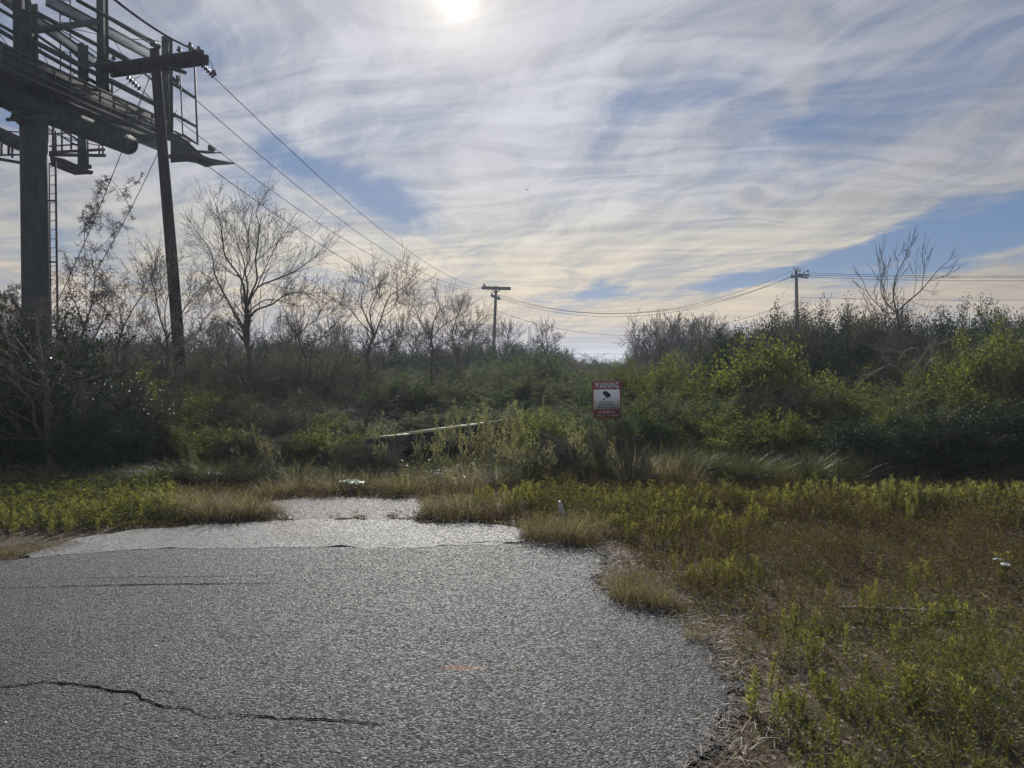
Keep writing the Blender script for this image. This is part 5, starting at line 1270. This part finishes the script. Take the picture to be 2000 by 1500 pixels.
# ---------------------------------------------------------------- bare trees
TW = [dict(n=4, a=0.65, l=0.58, w=0.12, t=0.05, seg=5, s=0.15, r=0.6), dict(n=3.6, a=0.6, l=0.6, w=0.14, t=0.05, seg=4, s=0.15, r=0.6), dict(n=0, a=0, l=0, w=0.14, t=0.05, seg=3, taper=0.3)]
def bare_tree(name, Yq, limbs, label, cat, group, bark, seed, L0=1.1, spec=TW, per=4.5, rmin=0.004, leaves_=0.25, leafm=None, s0=0.25, rs=0.45):
    """limbs: (list of photo points, start radius, end radius, depth drift); side branches are grown from each"""
    r = random.Random(seed); rg_ = np.random.RandomState(seed); tr, tw, tips = [], [], []
    b0 = None
    for pts, r0, r1, dr in limbs:
        w = []
        n_ = len(pts)
        for i, (x, y) in enumerate(pts): w.append(P(x, y, Yq + dr * i / max(1, n_ - 1)))
        if b0 is None: w[0].z = -.1; b0 = w[0].copy()
        # smooth by Catmull-Rom
        q = []
        for i in range(n_ - 1):
            p0, p1, p2, p3 = w[max(0, i - 1)], w[i], w[i + 1], w[min(n_ - 1, i + 2)]
            for t in (0, .25, .5, .75):
                q.append(.5 * ((2 * p1) + (p2 - p0) * t + (2 * p0 - 5 * p1 + 4 * p2 - p3) * t * t + (3 * p1 - p0 - 3 * p2 + p3) * t ** 3))
        q.append(w[-1]); m_ = len(q); rd = np.linspace(r0, r1, m_)
        tr.append(([tuple(v) for v in q], rd, 0))
        if r1 > 0.9 * r0: continue
        Lt = sum((q[i + 1] - q[i]).length for i in range(m_ - 1)); k_ = max(2, int(Lt * per))
        for j in range(k_ + 1):
            f = s0 + (1 - s0) * (j + r.random()) / (k_ + 1) if j < k_ else .999
            i = min(m_ - 2, int(f * (m_ - 1))); dd = (q[i + 1] - q[i]).normalized()
            az = Vector((r.gauss(0, 1), r.gauss(0, 1), r.gauss(0, 1) + .3)); az = (az - dd * az.dot(dd)).normalized(); an = r.uniform(.4, .95) if j < k_ else 0.1
            nd = (dd * math.cos(an) + az * math.sin(an)).normalized()
            grow(r, tuple(q[i]), tuple(nd), L0 * r.uniform(.5, 1.1) * (1.2 - .6 * f), max(rd[i] * rs, rmin * 1.6), 1, [None] + spec, tw, tips)
    e = empty(name, b0, label, cat, group)
    mb = MB(); tubes_of(mb, tr, rmin, (8,)); ppart(e, 'trunk', mb, bark, True)
    mb = MB(); tubes_of(mb, tw, rmin, (4, 4, 3, 3)); ppart(e, 'crown', mb, bark)
    if leaves_:
        mb = MB(); ps, ds = on_twigs(tips, rg_, leaves_, 0.01); ds[:, 2] -= .6
        if len(ps): mb.leaves(ps, ds, 0.05, 0.028, rg_, .2); ppart(e, 'withered_leaves', mb, leafm or L_dry)
    return e
BT = 'bare trees'
B_front = bark_mat('bark_front', (0.07, 0.066, 0.06), (0.20, 0.19, 0.17), 25, 0.15)
bare_tree('bare_tree', 21, [
    ([(492, 860), (488, 760), (486, 690), (480, 662), (481, 630), (481, 600)], .075, .052, 0),
    ([(481, 600), (476, 560), (465, 535), (440, 500), (434, 460), (428, 425), (420, 395)], .036, .008, .4),
    ([(481, 603), (490, 575), (502, 545), (499, 510), (503, 480), (506, 440), (500, 415), (512, 395)], .034, .007, -.3),
    ([(483, 600), (503, 562), (540, 545), (575, 530), (602, 511), (618, 500)], .030, .007, .8),
    ([(484, 628), (500, 606), (530, 595), (548, 582), (575, 570), (615, 578)], .034, .007, -.8),
    ([(480, 652), (462, 622), (448, 592), (430, 560), (418, 530), (415, 500), (402, 475), (382, 452)], .036, .007, .6),
    ([(473, 664), (455, 640), (430, 626), (404, 622)], .022, .006, -.6),
    ([(481, 600), (484, 560), (479, 530), (488, 500), (485, 460), (492, 415)], .028, .006, .2),
    ([(482, 598), (470, 570), (478, 520), (462, 470), (458, 430)], .022, .005, -1.0),
    ([(484, 610), (520, 585), (560, 592), (596, 600)], .018, .005, .9),
    ([(500, 566), (520, 520), (540, 480), (556, 450)], .016, .005, -.4),
    ([(486, 700), (496, 672), (520, 655), (540, 640)], .018, .005, .3)],
    'tall bare tree with a wide round crown right of the leaning pole', 'tree', BT, B_grey, 1, 1.15, per=4.4, leaves_=0.10, rmin=.0032)
bare_tree('bare_tree', 27, [
    ([(722, 800), (722, 720), (717, 690), (732, 655)], .06, .045, 0),
    ([(732, 656), (715, 620), (705, 590), (712, 560), (700, 548)], .03, .006, .5), ([(732, 656), (745, 620), (760, 580), (790, 560), (806, 536)], .03, .006, -.6),
    ([(732, 656), (722, 610), (735, 575), (733, 552)], .024, .005, .2), ([(722, 690), (735, 672), (760, 660), (790, 640), (800, 605)], .026, .006, .8),
    ([(732, 657), (700, 625), (680, 600), (662, 590)], .024, .005, -.5), ([(745, 620), (770, 600), (776, 570)], .016, .005, .4)],
    'open-crowned bare tree midway between the tall round one and the middle pole', 'tree', BT, B_grey, 2, 1.2, per=5, leaves_=0.0)
bare_tree('bare_tree', 31, [
    ([(842, 800), (843, 730), (846, 690), (840, 660)], .055, .04, 0),
    ([(840, 660), (822, 630), (812, 605), (800, 590)], .026, .006, .6), ([(841, 660), (848, 625), (860, 600), (852, 586)], .026, .006, -.5), ([(842, 662), (862, 640), (890, 620), (908, 604)], .024, .006, .3),
    ([(846, 690), (870, 670), (905, 655), (930, 632)], .022, .005, -.8), ([(844, 680), (826, 664), (806, 650)], .018, .005, .4)],
    'smaller bare tree with curling twigs just left of the middle pole', 'tree', BT, B_brush, 3, 1.2, per=6, leaves_=0.0)
bare_tree('bare_tree', 33, [
    ([(892, 790), (892, 720), (890, 690)], .05, .04, 0), ([(890, 690), (905, 660), (930, 640), (950, 632)], .024, .006, .6), ([(890, 690), (884, 650), (892, 620), (900, 600)], .024, .006, -.5), ([(890, 690), (870, 665), (858, 640)], .02, .005, 0)],
    'bare tree merging with the twigs at the foot of the middle pole', 'tree', BT, B_brush, 13, 1.2, per=6, leaves_=0.0)
bare_tree('bare_tree', 23, [
    ([(318, 840), (322, 760), (328, 700), (326, 660)], .06, .045, 0),
    ([(326, 660), (312, 620), (305, 580), (296, 545), (302, 520)], .028, .006, .5), ([(327, 662), (345, 630), (362, 600), (380, 575), (398, 560)], .028, .006, -.5),
    ([(328, 690), (300, 664), (284, 640), (268, 600)], .026, .006, .7), ([(326, 660), (322, 610), (332, 560), (330, 530)], .022, .005, -.2), ([(328, 700), (352, 676), (384, 650), (402, 618), (430, 600)], .026, .006, .9)],
    'bare tree with upright twigs standing behind the leaning pole', 'tree', BT, B_grey, 4, 1.1, per=6, leaves_=0.3)
bare_tree('bare_tree', 24, [
    ([(232, 840), (234, 740), (228, 690), (240, 640)], .05, .035, 0), ([(240, 640), (262, 600), (286, 566), (298, 540)], .024, .006, .5), ([(240, 640), (232, 600), (222, 570)], .02, .005, -.5), ([(229, 690), (250, 668), (276, 650)], .02, .005, 0)],
    'slender bare tree with clustered pods between vines and leaning pole', 'tree', BT, B_grey, 5, 1.0, per=5.5, leaves_=0.6)
bare_tree('bare_tree', 24, [
    ([(612, 820), (606, 740), (586, 670), (580, 655)], .045, .03, 0), ([(580, 656), (572, 620), (566, 590)], .02, .005, .5), ([(581, 656), (600, 636), (620, 622), (632, 590)], .02, .005, -.5), ([(590, 680), (620, 664), (648, 640), (672, 612)], .022, .005, .4)],
    'thin bare tree between the tall round one and its right neighbour', 'tree', BT, B_grey, 6, 1.1, per=5.5, leaves_=0.0)
SPR = [dict(n=3, a=0.45, l=0.6, w=0.09, t=0.08, seg=5, s=0.2, r=0.6), dict(n=2.5, a=0.4, l=0.55, w=0.08, t=0.08, seg=4, s=0.2, r=0.6), dict(n=0, a=0, l=0, w=0.08, t=0.07, seg=3, taper=0.3)]
bare_tree('bare_tree', 22, [
    ([(1762, 830), (1758, 720), (1756, 650), (1752, 610)], .055, .038, 0),
    ([(1752, 610), (1770, 592), (1800, 566), (1830, 530), (1850, 512)], .028, .005, .4), ([(1752, 612), (1745, 580), (1748, 545), (1760, 520), (1776, 490)], .026, .005, -.4),
    ([(1753, 612), (1730, 590), (1720, 560), (1728, 530), (1724, 508)], .022, .005, .2), ([(1756, 650), (1735, 615), (1700, 580), (1684, 545)], .022, .005, -.5),
    ([(1756, 640), (1734, 612), (1732, 580)], .016, .004, .5), ([(1800, 566), (1804, 530), (1802, 508)], .012, .004, 0)],
    'slim bare tree rising above the evergreens at right', 'tree', BT, B_grey, 7, 0.9, SPR, per=2.6, leaves_=0.0, rmin=0.004)
bare_tree('dead_branches', 15.2, [
    ([(1762, 860), (1770, 800), (1776, 740), (1800, 700)], .03, .02, 0), ([(1800, 700), (1790, 680), (1770, 684), (1755, 705)], .014, .005, -.3), ([(1801, 700), (1815, 676), (1822, 690), (1810, 712)], .012, .004, -.2), ([(1776, 740), (1740, 712), (1700, 735)], .014, .004, .2)],
    'drooping dead branches in front of the right evergreens', 'branches', None, B_pale, 8, .6, SPR, per=3, leaves_=0.0)
# pale tree in front at left
bare_tree('pale_tree', 11.6, [
    ([(106, 946), (102, 912), (100, 880), (94, 840), (91, 790), (88, 740)], .070, .040, 0),
    ([(91, 790), (86, 740), (80, 690), (72, 640), (78, 600)], .034, .006, .3),
    ([(98, 868), (82, 850), (68, 826), (66, 800), (58, 776), (40, 762), (36, 752)], .026, .006, -.3), ([(82, 856), (60, 858), (26, 856)], .012, .004, -.3),
    ([(94, 764), (78, 765), (60, 755), (42, 752)], .016, .005, -.2), ([(80, 755), (52, 742), (30, 728), (4, 712), (-20, 705)], .020, .005, .2),
    ([(108, 892), (122, 876), (136, 856), (150, 836), (158, 800), (150, 760)], .034, .010, .3), ([(122, 876), (150, 850), (170, 800), (180, 770)], .02, .005, -.3),
    ([(140, 800), (160, 750), (195, 735), (237, 725), (270, 710), (300, 696), (328, 684)], .024, .005, .4), ([(90, 780), (110, 740), (140, 700), (150, 660)], .024, .006, -.2),
    ([(88, 740), (60, 700), (30, 660), (4, 652)], .022, .005, .2), ([(70, 828), (30, 808), (0, 800), (-30, 812)], .014, .004, -.2)],
    'pale-barked bare tree in front of the dark evergreens at left', 'tree', BT, B_front, 9, .55, per=3.6, leaves_=0.05, rmin=.0028)
bare_tree('bare_tree', 13.5, [
    ([(262, 910), (282, 895), (300, 890), (340, 872), (372, 858)], .022, .006, .2), ([(284, 895), (300, 880), (318, 870)], .012, .004, -.2)],
    'low crooked dead sapling at the front of the left thicket', 'tree', BT, B_grey, 10, .4, per=4, leaves_=0.1, rmin=.003)
bare_tree('bare_tree', 16.5, [
    ([(490, 830), (475, 760), (455, 730), (420, 700), (395, 672), (370, 655)], .035, .008, .4), ([(475, 760), (500, 740), (530, 730)], .014, .004, 0), ([(455, 730), (430, 722), (400, 728)], .012, .004, 0)],
    'arching bare limb leaning left below the tall round tree', 'tree', BT, B_grey, 11, .8, per=4, leaves_=0.0, rmin=.004)
bare_tree('bare_tree', 14.5, [
    ([(708, 890), (712, 850), (720, 800), (722, 760), (735, 735)], .035, .012, .2), ([(716, 820), (740, 812), (762, 806)], .012, .004, 0), ([(718, 800), (700, 780), (680, 772)], .012, .004, 0), ([(722, 765), (740, 745), (742, 720)], .012, .004, 0)],
    'bare sapling standing at the left end of the low dark box', 'tree', BT, B_grey, 12, .6, per=4, leaves_=0.1, rmin=.003)
# vine-choked tree between column and pole
VN = [dict(n=5, a=0.9, l=0.72, w=0.30, t=-0.02, seg=8, s=0.1, r=0.7), dict(n=5, a=0.9, l=0.7, w=0.34, t=-0.04, seg=7, s=0.1, r=0.7), dict(n=0, a=0, l=0, w=0.34, t=-0.05, seg=6, taper=0.4)]
bare_tree('vine_tangle', 19, [
    ([(150, 860), (156, 760), (150, 700), (165, 640)], .05, .035, 0),
    ([(165, 640), (150, 600), (135, 560), (140, 520)], .022, .006, .4), ([(165, 640), (180, 590), (185, 540), (178, 505)], .022, .006, -.4), ([(150, 700), (190, 650), (205, 600), (200, 560)], .02, .006, .5), ([(150, 700), (125, 660), (118, 620)], .02, .006, -.4)],
    'tree smothered in tangled vines beside the steel column', 'vines', None, B_brush, 14, .75, VN, per=5, leaves_=0.5, leafm=L_dry, rmin=.0045)
bare_tree('hanging_vines', 21.5, [
    ([(172, 500), (165, 470), (170, 440), (182, 410), (196, 370), (208, 350)], .008, .0041, .2), ([(168, 450), (185, 430), (205, 440), (220, 455)], .007, .004, .3), ([(216, 350), (232, 368), (250, 400), (262, 430)], .007, .004, 0), ([(232, 370), (262, 362), (275, 345)], .006, .004, 0), ([(180, 415), (200, 420), (214, 432)], .006, .004, -.2), ([(175, 500), (200, 480), (235, 440), (228, 452)], .006, .004, .2)],
    'dead vine strands hanging on the two guy wires', 'vines', None, B_brush, 15, .30, VN, per=4, leaves_=0.0, rmin=.004)
for q, (x, yb, yt) in enumerate(((24, 700, 560), (6, 690, 580), (40, 680, 590), (-30, 700, 570))):
    bare_tree('vine_tangle', 17.5, [([(x, 850), (x + 4, yb), (x - 6, (yb + yt) // 2), (x + 6, yt)], .022, .006, .3), ([(x + 4, yb), (x + 20, (yb + yt) // 2), (x - 10, yt + 6)], .014, .005, -.3)],
        'arching vine stem over the evergreens at the far left edge', 'vines', 'vine stems at the left edge', B_brush, 20 + q, .55, VN, per=3, leaves_=0.3, rmin=.0045)
# far bare clumps
for q, (x, tp, Yq) in enumerate(((1262, 660, 46), (1290, 650, 47), (1320, 640, 46), (1350, 646, 48), (1378, 648, 46), (1240, 678, 48))):
    bare_tree('bare_tree', Yq, [([(x, 745), (x, 700), (x + 2, 684)], .04, .035, 0), ([(x + 2, 684), (x - 10, 668), (x - 16, tp + 8)], .022, .007, .5), ([(x + 2, 684), (x + 8, 664), (x + 4, tp)], .022, .007, -.5), ([(x + 2, 686), (x + 16, 670), (x + 24, tp + 12)], .02, .007, .2)],
        'grey leafless far tree on the skyline just right of the gap', 'tree', 'leafless far trees right of the gap', B_grey, 30 + q, 1.3, per=4, leaves_=0.0, rmin=.010)
for q, (x, tp, Yq) in enumerate(((905, 640, 52), (925, 650, 52), (985, 652, 52), (1065, 655, 50), (640, 640, 48), (665, 650, 48), (440, 630, 46), (410, 640, 46), (560, 630, 46), (760, 640, 48), (805, 640, 50))):
    bare_tree('bare_tree', Yq, [([(x, 745), (x, 700), (x + 2, 686)], .04, .035, 0), ([(x + 2, 686), (x - 10, 668), (x - 14, tp + 8)], .022, .007, .5), ([(x + 2, 686), (x + 8, 666), (x + 4, tp)], .022, .007, -.5), ([(x + 2, 686), (x + 16, 672), (x + 22, tp + 12)], .02, .007, .2)],
        'leafless far tree fringing the brushwood belt left of the middle pole', 'tree', 'leafless far trees on the left belt', B_brush, 50 + q, 1.2, per=4, leaves_=0.0, rmin=.009)
# ---------------------------------------------------------------- haze, added to lift the shadows as lens glare would
mb = MB(); x0, x1, y0, y1, z0, z1 = -910, 910, -310, 1110, -1.3, 21.0
mb.add([(x, y, z) for z in (z0, z1) for x, y in ((x0, y0), (x1, y0), (x1, y1), (x0, y1))], [(3, 2, 1, 0), (4, 5, 6, 7), (0, 1, 5, 4), (1, 2, 6, 5), (2, 3, 7, 6), (3, 0, 4, 7)])
m_haze = bpy.data.materials.new('haze'); m_haze.use_nodes = True; nt = m_haze.node_tree; nt.nodes.clear()
pv = nt.nodes.new('ShaderNodeVolumePrincipled'); pv.inputs['Color'].default_value = (0.74, 0.84, 1.0, 1); pv.inputs['Density'].default_value = HAZE; pv.inputs['Anisotropy'].default_value = 0.25
on = nt.nodes.new('ShaderNodeOutputMaterial'); nt.links.new(pv.outputs[0], on.inputs['Volume'])
tag(mb.build('haze', m_haze), 'thin sunlit haze over the whole field, added to lift the shadows', None, None, 'stuff')
# protos that found no place are removed
for lst in PROTO.values():
    for p_ in lst:
        if p_.name not in USED:
            for k_ in kids(p_): bpy.data.objects.remove(k_)
            bpy.data.objects.remove(p_)
for o in bpy.data.objects:
    for k_ in ('_h', '_w'):
        if k_ in o: del o[k_]
